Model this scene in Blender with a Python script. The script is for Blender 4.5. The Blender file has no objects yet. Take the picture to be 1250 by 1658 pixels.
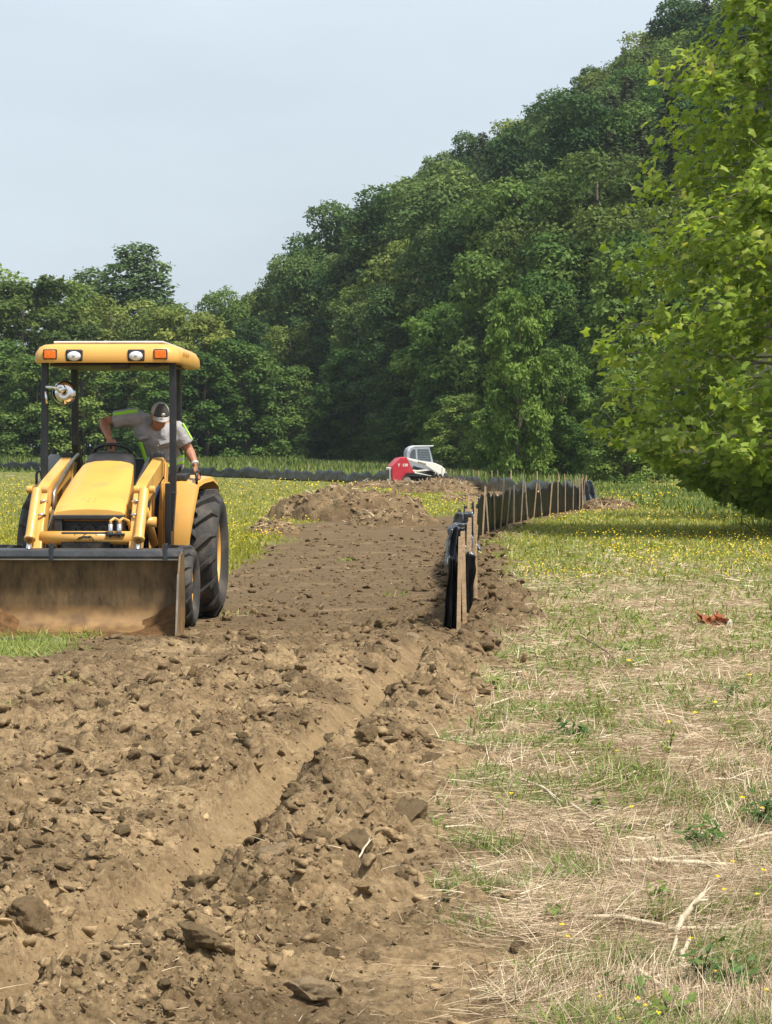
import bpy, bmesh, math, random
import numpy as np
from mathutils import Vector, Matrix, noise as mnoise

random.seed(7)
rng = np.random.default_rng(11)
scene = bpy.context.scene
col = scene.collection
R = math.radians

# ------------------------------------------------------------------ camera
CAM_H = 1.62
F_PX = 3690.0            # focal length in pixels of the 1250 x 1658 photograph
HORIZON = 735.0
cam_d = bpy.data.cameras.new('camera')
cam_d.sensor_fit = 'VERTICAL'
cam_d.sensor_height = 24.0
cam_d.lens = 24.0 * F_PX / 1658.0
cam_d.clip_end = 6000
cam = bpy.data.objects.new('camera', cam_d)
cam.location = (0, 0, CAM_H)
cam.rotation_euler = (R(90) - math.atan((829 - HORIZON) / F_PX), 0, 0)
col.objects.link(cam)
scene.camera = cam

# ------------------------------------------------------------------ light
SUN_EL, SUN_AZ = 60.0, 130.0      # azimuth clockwise from +Y (the view direction)
w = bpy.data.worlds.new('World')
scene.world = w
w.use_nodes = True
nt = w.node_tree
nt.nodes.clear()
sky = nt.nodes.new('ShaderNodeTexSky')
sky.sky_type = 'NISHITA'
sky.sun_disc = False
sky.sun_elevation = R(SUN_EL)
sky.sun_rotation = R(SUN_AZ)
sky.air_density = 1.0
sky.dust_density = 6.0
sky.ozone_density = 1.0
# thin high overcast veils the blue: an even pale layer, with faint streaks
tc = nt.nodes.new('ShaderNodeTexCoord')
mp = nt.nodes.new('ShaderNodeMapping')
mp.inputs['Scale'].default_value = (1.0, 1.0, 3.2)
ns = nt.nodes.new('ShaderNodeTexNoise')
ns.inputs['Scale'].default_value = 2.4
ns.inputs['Detail'].default_value = 5
ns.inputs['Roughness'].default_value = 0.55
rp = nt.nodes.new('ShaderNodeMapRange')
rp.inputs['From Min'].default_value = 0.3
rp.inputs['From Max'].default_value = 0.75
rp.inputs['To Min'].default_value = 0.62
rp.inputs['To Max'].default_value = 0.88
mx = nt.nodes.new('ShaderNodeMix')
mx.data_type = 'RGBA'
mx.inputs[7].default_value = (6.1, 6.95, 7.65, 1)
bg = nt.nodes.new('ShaderNodeBackground')
bg.inputs['Strength'].default_value = 0.086
wo = nt.nodes.new('ShaderNodeOutputWorld')
nt.links.new(tc.outputs['Generated'], mp.inputs['Vector'])
nt.links.new(mp.outputs['Vector'], ns.inputs['Vector'])
nt.links.new(ns.outputs['Fac'], rp.inputs['Value'])
nt.links.new(rp.outputs['Result'], mx.inputs[0])
nt.links.new(sky.outputs['Color'], mx.inputs[6])
nt.links.new(mx.outputs[2], bg.inputs['Color'])
nt.links.new(bg.outputs['Background'], wo.inputs['Surface'])

sun_d = bpy.data.lights.new('sun', 'SUN')
sun_d.energy = 4.1
sun_d.angle = R(6.0)
sun_d.color = (1.0, 0.945, 0.86)
sun = bpy.data.objects.new('sun', sun_d)
sv = Vector((math.sin(R(SUN_AZ)) * math.cos(R(SUN_EL)), math.cos(R(SUN_AZ)) * math.cos(R(SUN_EL)), math.sin(R(SUN_EL))))
sun.rotation_euler = sv.to_track_quat('Z', 'Y').to_euler()
sun.location = (0, 0, 60)
col.objects.link(sun)

scene.view_settings.view_transform = 'Standard'
scene.view_settings.look = 'None'
scene.view_settings.exposure = 0.68
scene.view_settings.gamma = 1.0
scene.view_settings.use_curve_mapping = False
scene.cycles.use_denoising = True
scene.cycles.max_bounces = 6
scene.cycles.diffuse_bounces = 3
scene.cycles.glossy_bounces = 2
scene.cycles.transmission_bounces = 4
scene.cycles.transparent_max_bounces = 4
scene.cycles.volume_bounces = 0
scene.cycles.sample_clamp_indirect = 6


def pix(u, v, z=0.0):
    """ground point (height z) seen at a pixel of the photograph"""
    y = F_PX * (CAM_H - z) / (v - HORIZON)
    return (u - 625.0) / F_PX * y, y


# ------------------------------------------------------------------ helpers
def tag(o, label=None, cat=None, group=None, kind=None):
    if label: o['label'] = label
    if cat: o['category'] = cat
    if group: o['group'] = group
    if kind: o['kind'] = kind
    return o


def empty(name, loc=(0, 0, 0), rz=0.0):
    o = bpy.data.objects.new(name, None)
    o.empty_display_size = 0.2
    o.location = loc
    o.rotation_euler = (0, 0, rz)
    col.objects.link(o)
    return o


def link(name, me, mats=None, parent=None, smooth=True):
    o = bpy.data.objects.new(name, me)
    if mats is not None and not me.materials:
        for m in (mats if isinstance(mats, (list, tuple)) else [mats]):
            me.materials.append(m)
    col.objects.link(o)
    if parent is not None:
        o.parent = parent
    if smooth and len(me.polygons):
        me.polygons.foreach_set('use_smooth', np.ones(len(me.polygons), dtype=bool))
    return o


def np_mesh(name, verts, tris, attrs=None, quads=None):
    """mesh straight from numpy arrays; attrs = {name: per-vertex floats}"""
    me = bpy.data.meshes.new(name)
    verts = np.ascontiguousarray(verts, dtype=np.float32)
    nt_ = 0 if tris is None else len(tris)
    nq = 0 if quads is None else len(quads)
    idx = []
    if nt_: idx.append(np.asarray(tris, dtype=np.int32).ravel())
    if nq: idx.append(np.asarray(quads, dtype=np.int32).ravel())
    idx = np.concatenate(idx)
    me.vertices.add(len(verts))
    me.vertices.foreach_set('co', verts.ravel())
    me.loops.add(len(idx))
    me.loops.foreach_set('vertex_index', idx)
    me.polygons.add(nt_ + nq)
    starts = np.concatenate([np.arange(nt_) * 3, nt_ * 3 + np.arange(nq) * 4]).astype(np.int32)
    me.polygons.foreach_set('loop_start', starts)
    me.update(calc_edges=True)
    if attrs:
        for k, a in attrs.items():
            at = me.attributes.new(k, 'FLOAT', 'POINT')
            at.data.foreach_set('value', np.asarray(a, dtype=np.float32))
    return me


class MB:
    """collects shapes into one mesh"""
    def __init__(self):
        self.v, self.f = [], []

    def add(self, vs, fs):
        n = len(self.v)
        self.v += [tuple(p) for p in vs]
        self.f += [tuple(i + n for i in f) for f in fs]
        return self

    def box(self, c, s, rot=None):
        hx, hy, hz = s[0] / 2, s[1] / 2, s[2] / 2
        vs = [Vector((x, y, z)) for x in (-hx, hx) for y in (-hy, hy) for z in (-hz, hz)]
        if rot is not None:
            vs = [rot @ p for p in vs]
        vs = [p + Vector(c) for p in vs]
        return self.add(vs, [(0, 1, 3, 2), (4, 6, 7, 5), (0, 4, 5, 1), (2, 3, 7, 6), (0, 2, 6, 4), (1, 5, 7, 3)])

    def bar(self, p0, p1, wx, wy, up=(0, 0, 1)):
        """rectangular bar from p0 to p1"""
        p0, p1 = Vector(p0), Vector(p1)
        d = (p1 - p0).normalized()
        u = Vector(up)
        if abs(d.dot(u)) > 0.98:
            u = Vector((0, 1, 0))
        s = d.cross(u).normalized()
        t = s.cross(d).normalized()
        vs = []
        for p in (p0, p1):
            for a, b in ((-1, -1), (1, -1), (1, 1), (-1, 1)):
                vs.append(p + s * a * wx / 2 + t * b * wy / 2)
        return self.add(vs, [(3, 2, 1, 0), (4, 5, 6, 7), (0, 1, 5, 4), (1, 2, 6, 5), (2, 3, 7, 6), (3, 0, 4, 7)])

    def tube(self, pts, rad, n=10, caps=True, flat=1.0):
        pts = [Vector(p) for p in pts]
        if not isinstance(rad, (list, tuple)):
            rad = [rad] * len(pts)
        vs, fs = [], []
        ref = None
        for i, p in enumerate(pts):
            a = pts[max(i - 1, 0)]
            b = pts[min(i + 1, len(pts) - 1)]
            d = (b - a).normalized()
            if ref is None:
                ref = Vector((0, 0, 1)) if abs(d.z) < 0.9 else Vector((1, 0, 0))
            s = d.cross(ref)
            if s.length < 1e-4:
                s = d.cross(Vector((0.3, 1, 0.2)))
            s.normalize()
            t = s.cross(d).normalized()
            ref = t
            for k in range(n):
                an = 2 * math.pi * k / n
                vs.append(p + (s * math.cos(an) + t * math.sin(an) * flat) * rad[i])
        for i in range(len(pts) - 1):
            for k in range(n):
                fs.append((i * n + k, i * n + (k + 1) % n, (i + 1) * n + (k + 1) % n, (i + 1) * n + k))
        if caps:
            fs.append(tuple(range(n - 1, -1, -1)))
            fs.append(tuple(range((len(pts) - 1) * n, len(pts) * n)))
        return self.add(vs, fs)

    def cyl(self, p0, p1, r, n=16, r1=None):
        return self.tube([p0, p1], [r, r if r1 is None else r1], n)

    def ell(self, c, r, nu=14, nv=9, rot=None):
        vs, fs = [], []
        c = Vector(c)
        for j in range(1, nv):
            ph = math.pi * j / nv
            for i in range(nu):
                th = 2 * math.pi * i / nu
                p = Vector((r[0] * math.sin(ph) * math.cos(th), r[1] * math.sin(ph) * math.sin(th), r[2] * math.cos(ph)))
                if rot is not None:
                    p = rot @ p
                vs.append(c + p)
        top = Vector((0, 0, r[2])); bot = Vector((0, 0, -r[2]))
        if rot is not None:
            top, bot = rot @ top, rot @ bot
        vs += [c + top, c + bot]
        T, B = len(vs) - 2, len(vs) - 1
        for i in range(nu):
            fs.append((T, i, (i + 1) % nu))
            fs.append((B, (nv - 2) * nu + (i + 1) % nu, (nv - 2) * nu + i))
        for j in range(nv - 2):
            for i in range(nu):
                fs.append((j * nu + i, (j + 1) * nu + i, (j + 1) * nu + (i + 1) % nu, j * nu + (i + 1) % nu))
        return self.add(vs, fs)

    def prism(self, poly, x0, x1, axis='x'):
        """polygon in the other two axes (y,z / x,z / x,y) extruded along an axis"""
        n = len(poly)
        vs = []
        for x in (x0, x1):
            for a, b in poly:
                vs.append({'x': (x, a, b), 'y': (a, x, b), 'z': (a, b, x)}[axis])
        fs = [tuple(range(n - 1, -1, -1)), tuple(range(n, 2 * n))]
        for i in range(n):
            j = (i + 1) % n
            fs.append((i, j, n + j, n + i))
        return self.add(vs, fs)

    def loft(self, secs, closed=True, caps=True):
        n = len(secs[0])
        vs = [p for s in secs for p in s]
        fs = []
        for i in range(len(secs) - 1):
            for k in range(n if closed else n - 1):
                k2 = (k + 1) % n
                fs.append((i * n + k, i * n + k2, (i + 1) * n + k2, (i + 1) * n + k))
        if caps and closed:
            fs.append(tuple(range(n - 1, -1, -1)))
            fs.append(tuple(range((len(secs) - 1) * n, len(secs) * n)))
        return self.add(vs, fs)

    def lathe(self, prof, c=(0, 0, 0), n=32, axis='x'):
        """closed ring profile [(axial, radius)] turned round an axis through c"""
        m = len(prof)
        vs, fs = [], []
        c = Vector(c)
        for i in range(n):
            a = 2 * math.pi * i / n
            for ax, r in prof:
                if axis == 'x': p = Vector((ax, r * math.cos(a), r * math.sin(a)))
                elif axis == 'y': p = Vector((r * math.cos(a), ax, r * math.sin(a)))
                else: p = Vector((r * math.cos(a), r * math.sin(a), ax))
                vs.append(c + p)
        for i in range(n):
            j = (i + 1) % n
            for k in range(m):
                l = (k + 1) % m
                fs.append((i * m + k, i * m + l, j * m + l, j * m + k))
        return self.add(vs, fs)

    def mesh(self, name):
        me = bpy.data.meshes.new(name)
        me.from_pydata([tuple(p) for p in self.v], [], self.f)
        bm = bmesh.new(); bm.from_mesh(me)
        bmesh.ops.recalc_face_normals(bm, faces=bm.faces)
        bm.to_mesh(me); bm.free()
        me.update()
        return me

    def build(self, name, mat, parent=None, smooth=False, bevel=0.0, seg=2, sub=0, remesh=0.0, smooth_it=0, disp=None):
        me = self.mesh(name)
        o = link(name, me, mat, parent, smooth)
        if remesh:
            m = o.modifiers.new('remesh', 'REMESH'); m.mode = 'VOXEL'; m.voxel_size = remesh; m.use_smooth_shade = True
        if smooth_it:
            m = o.modifiers.new('smooth', 'SMOOTH'); m.iterations = smooth_it; m.factor = 0.5
        if disp:
            tx = bpy.data.textures.new(name + '_folds', 'CLOUDS'); tx.noise_scale = disp[1]; tx.noise_depth = 2
            m = o.modifiers.new('folds', 'DISPLACE'); m.texture = tx; m.strength = disp[0]; m.mid_level = 0.5
            m.texture_coords = 'LOCAL'
        if bevel:
            m = o.modifiers.new('bevel', 'BEVEL'); m.width = bevel; m.segments = seg; m.limit_method = 'ANGLE'; m.angle_limit = R(40)
            m.harden_normals = False
            if not smooth:
                me.polygons.foreach_set('use_smooth', np.ones(len(me.polygons), dtype=bool))
                m2 = o.modifiers.new('wn', 'WEIGHTED_NORMAL'); m2.keep_sharp = True
        if sub:
            m = o.modifiers.new('sub', 'SUBSURF'); m.levels = sub; m.render_levels = sub
        return o


def copy_tree(o, parent=None):
    c = o.copy()
    col.objects.link(c)
    c.parent = parent
    for ch in [k for k in o.children]:
        copy_tree(ch, c)
    return c


# ------------------------------------------------------------------ numpy noise
_P = rng.permutation(512).astype(np.int64)
_P = np.concatenate([_P, _P, _P])
_G = np.stack([np.cos(np.linspace(0, 2 * np.pi, 512, endpoint=False)), np.sin(np.linspace(0, 2 * np.pi, 512, endpoint=False))], 1)


def perlin(x, y):
    xi = np.floor(x).astype(np.int64); yi = np.floor(y).astype(np.int64)
    xf = x - xi; yf = y - yi
    u = xf * xf * xf * (xf * (xf * 6 - 15) + 10)
    v = yf * yf * yf * (yf * (yf * 6 - 15) + 10)

    def g(ix, iy, fx, fy):
        h = _P[(_P[ix & 511] + iy) & 511]
        return _G[h, 0] * fx + _G[h, 1] * fy
    a = g(xi, yi, xf, yf); b = g(xi + 1, yi, xf - 1, yf)
    c = g(xi, yi + 1, xf, yf - 1); d = g(xi + 1, yi + 1, xf - 1, yf - 1)
    return (a + u * (b - a)) * (1 - v) + (c + u * (d - c)) * v


def fbm(x, y, wl, octs=3, gain=0.5):
    s = 0; a = 1.0
    for k in range(octs):
        s = s + a * perlin(x / wl + 17.3 * k, y / wl - 9.1 * k)
        wl *= 0.5; a *= gain
    return s


def hash2(ix, iy, k):
    return _P[(_P[(_P[(ix + 31 * k) & 511] + iy) & 511] + 7 * k) & 511] / 511.0


def domes(x, y, cell, keep=0.6):
    """scattered half-buried lumps: height in units of the cell size"""
    ix = np.floor(x / cell).astype(np.int64); iy = np.floor(y / cell).astype(np.int64)
    out = np.zeros_like(x)
    for dx in (-1, 0, 1):
        for dy in (-1, 0, 1):
            cx, cy = ix + dx, iy + dy
            px_ = (cx + 0.15 + 0.7 * hash2(cx, cy, 1)) * cell
            py_ = (cy + 0.15 + 0.7 * hash2(cx, cy, 2)) * cell
            r = cell * (0.25 + 0.45 * hash2(cx, cy, 3))
            on = hash2(cx, cy, 4) < keep
            an = hash2(cx, cy, 5) * np.pi
            qx, qy = x - px_, y - py_
            a = qx * np.cos(an) + qy * np.sin(an); b = -qx * np.sin(an) + qy * np.cos(an)
            d2 = (a / r) ** 2 + (b / (r * 0.68)) ** 2
            t1, t2 = hash2(cx, cy, 7) - .5, hash2(cx, cy, 8) - .5
            flat = np.minimum(np.maximum(1 - d2, 0) * 1.8, 1.0) * np.clip(1 + 1.3 * (t1 * a + t2 * b) / r, 0.1, 2)
            h = np.where(on & (d2 < 1), flat * r * (0.30 + 0.5 * hash2(cx, cy, 6)), 0)
            out = np.maximum(out, h)
    return out


def sstep(a, b, x):
    t = np.clip((x - a) / (b - a), 0, 1)
    return t * t * (3 - 2 * t)


# ------------------------------------------------------------------ materials
def nmat(name):
    m = bpy.data.materials.new(name)
    m.use_nodes = True
    n = m.node_tree.nodes
    return m, n, m.node_tree.links, n['Principled BSDF']


def pm(name, c, rough=0.5, metal=0.0, var=0.12, scale=6.0, bump=0.0, bscale=60.0, dirt=None, dirt_amt=0.3, dirt_scale=5.0, spec=0.5):
    """paint, rubber, metal, cloth...: colour with uneven tone, grain and patchy dirt"""
    m, n, l, b = nmat(name)
    t = n.new('ShaderNodeTexCoord')
    a = n.new('ShaderNodeTexNoise'); a.inputs['Scale'].default_value = scale; a.inputs['Detail'].default_value = 6
    l.new(t.outputs['Object'], a.inputs['Vector'])
    r = n.new('ShaderNodeValToRGB')
    r.color_ramp.elements[0].position = 0.3; r.color_ramp.elements[1].position = 0.7
    r.color_ramp.elements[0].color = (*[max(0, x * (1 - var)) for x in c], 1)
    r.color_ramp.elements[1].color = (*[min(1, x * (1 + var)) for x in c], 1)
    l.new(a.outputs['Fac'], r.inputs['Fac'])
    out = r.outputs['Color']
    if dirt:
        d = n.new('ShaderNodeTexNoise'); d.inputs['Scale'].default_value = dirt_scale; d.inputs['Detail'].default_value = 9; d.inputs['Roughness'].default_value = 0.65
        l.new(t.outputs['Object'], d.inputs['Vector'])
        q = n.new('ShaderNodeMapRange'); q.inputs['From Min'].default_value = 0.62 - 0.3 * dirt_amt; q.inputs['From Max'].default_value = 0.8 - 0.2 * dirt_amt
        l.new(d.outputs['Fac'], q.inputs['Value'])
        x = n.new('ShaderNodeMix'); x.data_type = 'RGBA'
        x.inputs[7].default_value = (*dirt, 1)
        qq = n.new('ShaderNodeMath'); qq.operation = 'MULTIPLY'; qq.inputs[1].default_value = min(1, 0.4 + dirt_amt)
        l.new(q.outputs['Result'], qq.inputs[0])
        l.new(qq.outputs[0], x.inputs[0]); l.new(out, x.inputs[6])
        out = x.outputs[2]
    l.new(out, b.inputs['Base Color'])
    b.inputs['Metallic'].default_value = metal
    rr = n.new('ShaderNodeMapRange'); rr.inputs['To Min'].default_value = max(0.02, rough - 0.1); rr.inputs['To Max'].default_value = min(1, rough + 0.12)
    l.new(a.outputs['Fac'], rr.inputs['Value']); l.new(rr.outputs['Result'], b.inputs['Roughness'])
    b.inputs['Specular IOR Level'].default_value = spec
    if bump:
        g = n.new('ShaderNodeTexNoise'); g.inputs['Scale'].default_value = bscale; g.inputs['Detail'].default_value = 4
        l.new(t.outputs['Object'], g.inputs['Vector'])
        u = n.new('ShaderNodeBump'); u.inputs['Strength'].default_value = bump; u.inputs['Distance'].default_value = 0.02
        l.new(g.outputs['Fac'], u.inputs['Height']); l.new(u.outputs['Normal'], b.inputs['Normal'])
    return m


def leafmat(name, stops, trans=0.35, rough=0.55, objvar=0.38, spec=0.25):
    """foliage: colour from the per-leaf value 'rnd', varied per object; light passes through the blade"""
    m, n, l, b = nmat(name)
    at = n.new('ShaderNodeAttribute'); at.attribute_name = 'rnd'
    r = n.new('ShaderNodeValToRGB')
    e = r.color_ramp.elements
    while len(e) < len(stops): e.new(0.5)
    for k, (p, c) in enumerate(stops):
        e[k].position = p; e[k].color = (*c, 1)
    l.new(at.outputs['Fac'], r.inputs['Fac'])
    oi = n.new('ShaderNodeObjectInfo')
    h = n.new('ShaderNodeHueSaturation')
    mr = n.new('ShaderNodeMapRange'); mr.inputs['To Min'].default_value = 1 - objvar; mr.inputs['To Max'].default_value = 1 + objvar
    l.new(oi.outputs['Random'], mr.inputs['Value']); l.new(mr.outputs['Result'], h.inputs['Value'])
    mh = n.new('ShaderNodeMath'); mh.operation = 'MULTIPLY_ADD'; mh.inputs[1].default_value = -0.06 * objvar * 2; mh.inputs[2].default_value = 0.5 + 0.03 * objvar * 2
    l.new(oi.outputs['Random'], mh.inputs[0]); l.new(mh.outputs[0], h.inputs['Hue'])
    l.new(r.outputs['Color'], h.inputs['Color'])
    l.new(h.outputs['Color'], b.inputs['Base Color'])
    b.inputs['Roughness'].default_value = rough
    b.inputs['Specular IOR Level'].default_value = spec
    if trans > 0:
        tr = n.new('ShaderNodeBsdfTranslucent')
        hs = n.new('ShaderNodeHueSaturation'); hs.inputs['Hue'].default_value = 0.485; hs.inputs['Saturation'].default_value = 1.1; hs.inputs['Value'].default_value = 1.25
        l.new(h.outputs['Color'], hs.inputs['Color']); l.new(hs.outputs['Color'], tr.inputs['Color'])
        ms = n.new('ShaderNodeMixShader'); ms.inputs[0].default_value = trans
        o = n['Material Output']
        l.new(b.outputs['BSDF'], ms.inputs[1]); l.new(tr.outputs['BSDF'], ms.inputs[2]); l.new(ms.outputs[0], o.inputs['Surface'])
    return m
# ================================================================== GROUND
TR_Y = np.array([0, 5.0, 6.6, 7.4, 8.1, 9.1, 10.3, 11.8, 14.0, 15.9, 19.6, 21.3])
TR_X = np.array([-1.95, -1.45, -1.12, -0.96, -0.80, -0.68, -0.58, -0.44, -0.16, 0.04, 0.43, 0.66])
FE_Y = np.array([21.0, 25, 32, 40, 46, 52, 58, 63, 67, 70])
FE_X = np.array([0.67, 0.90, 1.02, 1.45, 1.95, 2.75, 3.75, 4.8, 5.75, 6.0])


def trench_x(y):
    return np.interp(y, TR_Y, TR_X)


def line_x(y):
    return np.where(y < 21.15, np.interp(y, TR_Y, TR_X), np.interp(y, FE_Y, FE_X))


def dirt_mask(x, y):
    rb = np.interp(y, [0, 6.5, 7.25, 9, 11.6, 15.1, 18.4, 26.6, 32, 40, 46, 52, 58, 63, 67, 71, 74, 78],
                   [.6, .50, .46, .34, .42, .68, 1.1, 1.8, 1.75, 1.95, 2.4, 3.2, 4.25, 5.4, 6.9, 7.4, 6.6, -3])
    lb = np.interp(y, [0, 17.6, 18.3, 20.4, 21.0, 23, 24.5, 34, 44, 50, 57, 59, 70, 76],
                   [-12, -12, -2.75, -2.65, -4.2, -4.0, -2.6, -2.25, -2.0, -2.3, -1.6, 1.2, 4.6, 5.6])
    d = np.minimum(x - lb, rb - x)
    n = fbm(x + 3.1, y, 0.9, 3) * 0.42 + fbm(x, y + 5, 0.22, 2) * 0.16
    return sstep(-0.14, 0.14, d + n * np.clip(0.6 + y * 0.03, 0.6, 1.6))


def base_h(x, y):
    h = 0.025 * perlin(x / 3.3, y / 3.3) + 0.05 * perlin(x / 11 + 4, y / 11)
    h = h - 0.03
    h = h + sstep(140, 240, y) * 1.5 * sstep(-300, -5, y)
    h = h + sstep(6, 30, x) * sstep(30, 90, y) * 0.5
    return h


def ground_h(x, y, step=None):
    x = np.asarray(x, dtype=np.float64); y = np.asarray(y, dtype=np.float64)
    if step is None:
        step = 0.0016 * np.abs(y) + 0.002
    m = dirt_mask(x, y)
    h = base_h(x, y)
    tx = line_x(y)
    d = x - tx
    tr = sstep(21.6, 20.2, y) * sstep(0, 3, y)
    # trench: planed left side, spoil thrown up on the right
    wob = 0.05 * perlin(x * 0, y / 0.8) + 0.03 * perlin(x * 0 + 4, y / 0.25)
    dl = d + wob
    V = np.where(dl < 0, np.clip(1 + dl / 0.23, 0, 1), np.clip(1 - dl / 0.15, 0, 1))
    h = h - 0.19 * V * tr
    wall = sstep(-0.25, -0.19, dl) * sstep(0.02, -0.05, dl) * tr
    wall = wall * (0.35 + 0.65 * sstep(-0.25, 0.15, fbm(x * 0.6, y, 0.6, 3)))
    h = h + wall * (0.007 * perlin((y + .6 * x) / 0.055, d / 0.5) + 0.012 * perlin((y + .6 * x) / 0.16 + 3, d / 0.3))
    # spoil banks
    spoil_r = np.exp(-((d - 0.33) / 0.2) ** 2) * sstep(30, 20, y) + 0.9 * np.exp(-((d - 0.45) / 0.35) ** 2) * sstep(20, 24, y)
    spoil_l = np.exp(-((d + 0.62) / 0.26) ** 2) * sstep(22, 17, y)
    h = h + m * (0.055 * spoil_r + 0.04 * spoil_l) * (0.6 + 0.8 * np.clip(perlin(x / 0.5, y / 0.7) + 0.4, 0, 1))
    # furrows and windrows left by the blade, running with the trench
    lw = np.clip(0.55 + 1.2 * perlin(d * 0.8 + 20, y / 2.2), 0, 1.3) * sstep(23, 18, y)
    band = 0.050 * np.exp(-((d + 0.40 + wob) / 0.10) ** 2) - 0.030 * np.exp(-((d + 0.85 + wob) / 0.16) ** 2) + 0.060 * np.exp(-((d + 1.28 + 2 * wob) / 0.17) ** 2) - 0.030 * np.exp(-((d + 1.75) / 0.2) ** 2) \
        + 0.050 * np.exp(-((d + 2.25 + 2 * wob) / 0.22) ** 2) + 0.055 * np.exp(-((d - 0.23 + wob) / 0.09) ** 2) - 0.02 * np.exp(-((d - 0.5) / 0.1) ** 2)
    h = h + m * band * lw
    # how churned the soil is
    A = 0.42 + 0.75 * np.exp(-((d + 0.75) / 0.55) ** 2) * sstep(26, 18, y) + 1.0 * np.exp(-((d - 0.35) / 0.38) ** 2) + 0.8 * np.exp(-((d + 1.9) / 0.6) ** 2) * sstep(20, 15, y)
    A = A * (1 - .95 * sstep(20, 23, y) * sstep(-.35, -.7, d))
    A = A * (0.55 + 0.9 * np.clip(perlin(x / 0.9 + 7, y / 1.3) + 0.5, 0, 1))
    A = np.clip(A, 0.02, 1.3) * m * (1 - 0.93 * wall)
    r = 0
    for wl, a in ((0.42, 0.026), (0.2, 0.024), (0.1, 0.019), (0.05, 0.013), (0.026, 0.008)):
        att = sstep(2.0, 4.0, wl / step)
        r = r + att * a * (1 - 2 * np.abs(perlin(x / wl + wl * 91, y / wl * 1.15)) - 0.35)
    h = h + 1.5 * A * r
    dm = np.zeros_like(h)
    for cell, kp in ((0.24, 0.22), (0.13, 0.5), (0.07, 0.6), (0.036, 0.65)):
        att = sstep(1.8, 3.2, cell / step)
        xx = x + 0.35 * cell * perlin(x / cell * 1.7, y / cell * 1.7); yy = y + 0.35 * cell * perlin(x / cell * 1.7 + 9, y / cell * 1.7)
        dm = dm + att * domes(xx, yy, cell, kp) * (0.75 if cell > 0.2 else 0.9)
    h = h + np.clip(A, 0, 1.0) * dm * 0.9
    # crawler and tyre prints pressed into the strip
    def prints(cx, w, y0, y1, per, amp, slant):
        e = sstep(w, w * 0.75, np.abs(x - cx)) * sstep(y0, y0 + 0.3, y) * sstep(y1, y1 - 0.3, y)
        e = e * m * sstep(-0.35, 0.1, perlin(x / 0.5 + cx, y / 0.6))
        s = np.sin((y + slant * np.abs(x - cx)) / per * 2 * np.pi)
        return e, amp * np.clip(s * 1.6, -1, 1)
    for a in ((0.17, 0.15, 5.2, 8.0, 0.10, 0.017, 0.0), (-1.35, 0.22, 16.2, 20.4, 0.22, 0.034, 0.7), (-2.6, 0.25, 11, 18, 0.20, 0.020, 0.6)):
        e, s = prints(*a)
        h = h * (1 - e) + (base_h(x, y) + s + 0.3 * (h - base_h(x, y))) * e
    # matted straw and turf: small soft lumps
    h = h + (1 - m) * (0.018 * fbm(x, y, 0.5, 3) + 0.012 * np.abs(perlin(x / 0.13, y / 0.13)))
    return h, m, wall


def damp_of(x, y):
    """freshly turned, moister ground towards the fence and the piles"""
    return np.clip(sstep(15, 22, y + 3 * fbm(x, y, 2.5, 2)) * 1.7 + 0.35 * sstep(.1, .4, fbm(x + 40, y, 1.7, 2)), 0, 2)


def gh(x, y):
    a, b, c = ground_h(np.atleast_1d(np.float64(x)), np.atleast_1d(np.float64(y)))
    return float(a[0])


ys = [-60, -40, -25, -15, -8, -4, -1, 1.5, 3.0, 4.0, 4.6]
y = 5.0
while y < 27:
    ys.append(y); y += 0.0019 * y
while y < 48:
    ys.append(y); y += 0.005 * y
while y < 75:
    ys.append(y); y += 0.008 * y
while y < 260:
    ys.append(y); y += 0.018 * y
ys += [280, 320, 380, 460, 600, 800, 1100]
ys = np.array(ys)
NC = 300
sc_ = np.linspace(-1, 1, NC)
outer = np.array([0.6, 1.6, 3.5, 8, 18, 40, 90, 200, 450, 900])
wid = 0.8 + 0.205 * np.clip(ys, 5, 300)
X = np.concatenate([-(wid[:, None] + outer[None, ::-1]), sc_[None, :] * wid[:, None], wid[:, None] + outer[None, :]], axis=1)
Y = np.repeat(ys[:, None], X.shape[1], 1)
stp = np.where((ys > 4.5) & (ys < 27), 0.0020 * ys, np.where(ys < 48, 0.0054 * np.abs(ys), 0.02 * np.abs(ys)))
stp = np.maximum(np.repeat(stp[:, None], X.shape[1], 1), 2 * wid[:, None] / NC)
stp[:, :11] = 9; stp[:, -11:] = 9
stp[ys < 4.9, :] = 9
Hh, Mm, Ww = ground_h(X.ravel(), Y.ravel(), step=stp.ravel())
xr, yr = X.ravel(), Y.ravel()
green = sstep(20, 42, yr + 9 * fbm(xr, yr, 2.6, 3))
green = np.where(xr < line_x(yr) - 0.5, sstep(0.2, 0.6, 0.9 + fbm(xr, yr, 1.5, 2)), green)
nr, ncols = X.shape
ii = (np.arange(nr - 1)[:, None] * ncols + np.arange(ncols - 1)[None, :]).ravel()
quads = np.stack([ii, ii + 1, ii + ncols + 1, ii + ncols], 1)
me = np_mesh('ground', np.stack([xr, yr, Hh], 1), None, {'dirt': Mm, 'wall': Ww, 'green': green, 'damp': damp_of(xr, yr)}, quads)


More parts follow.
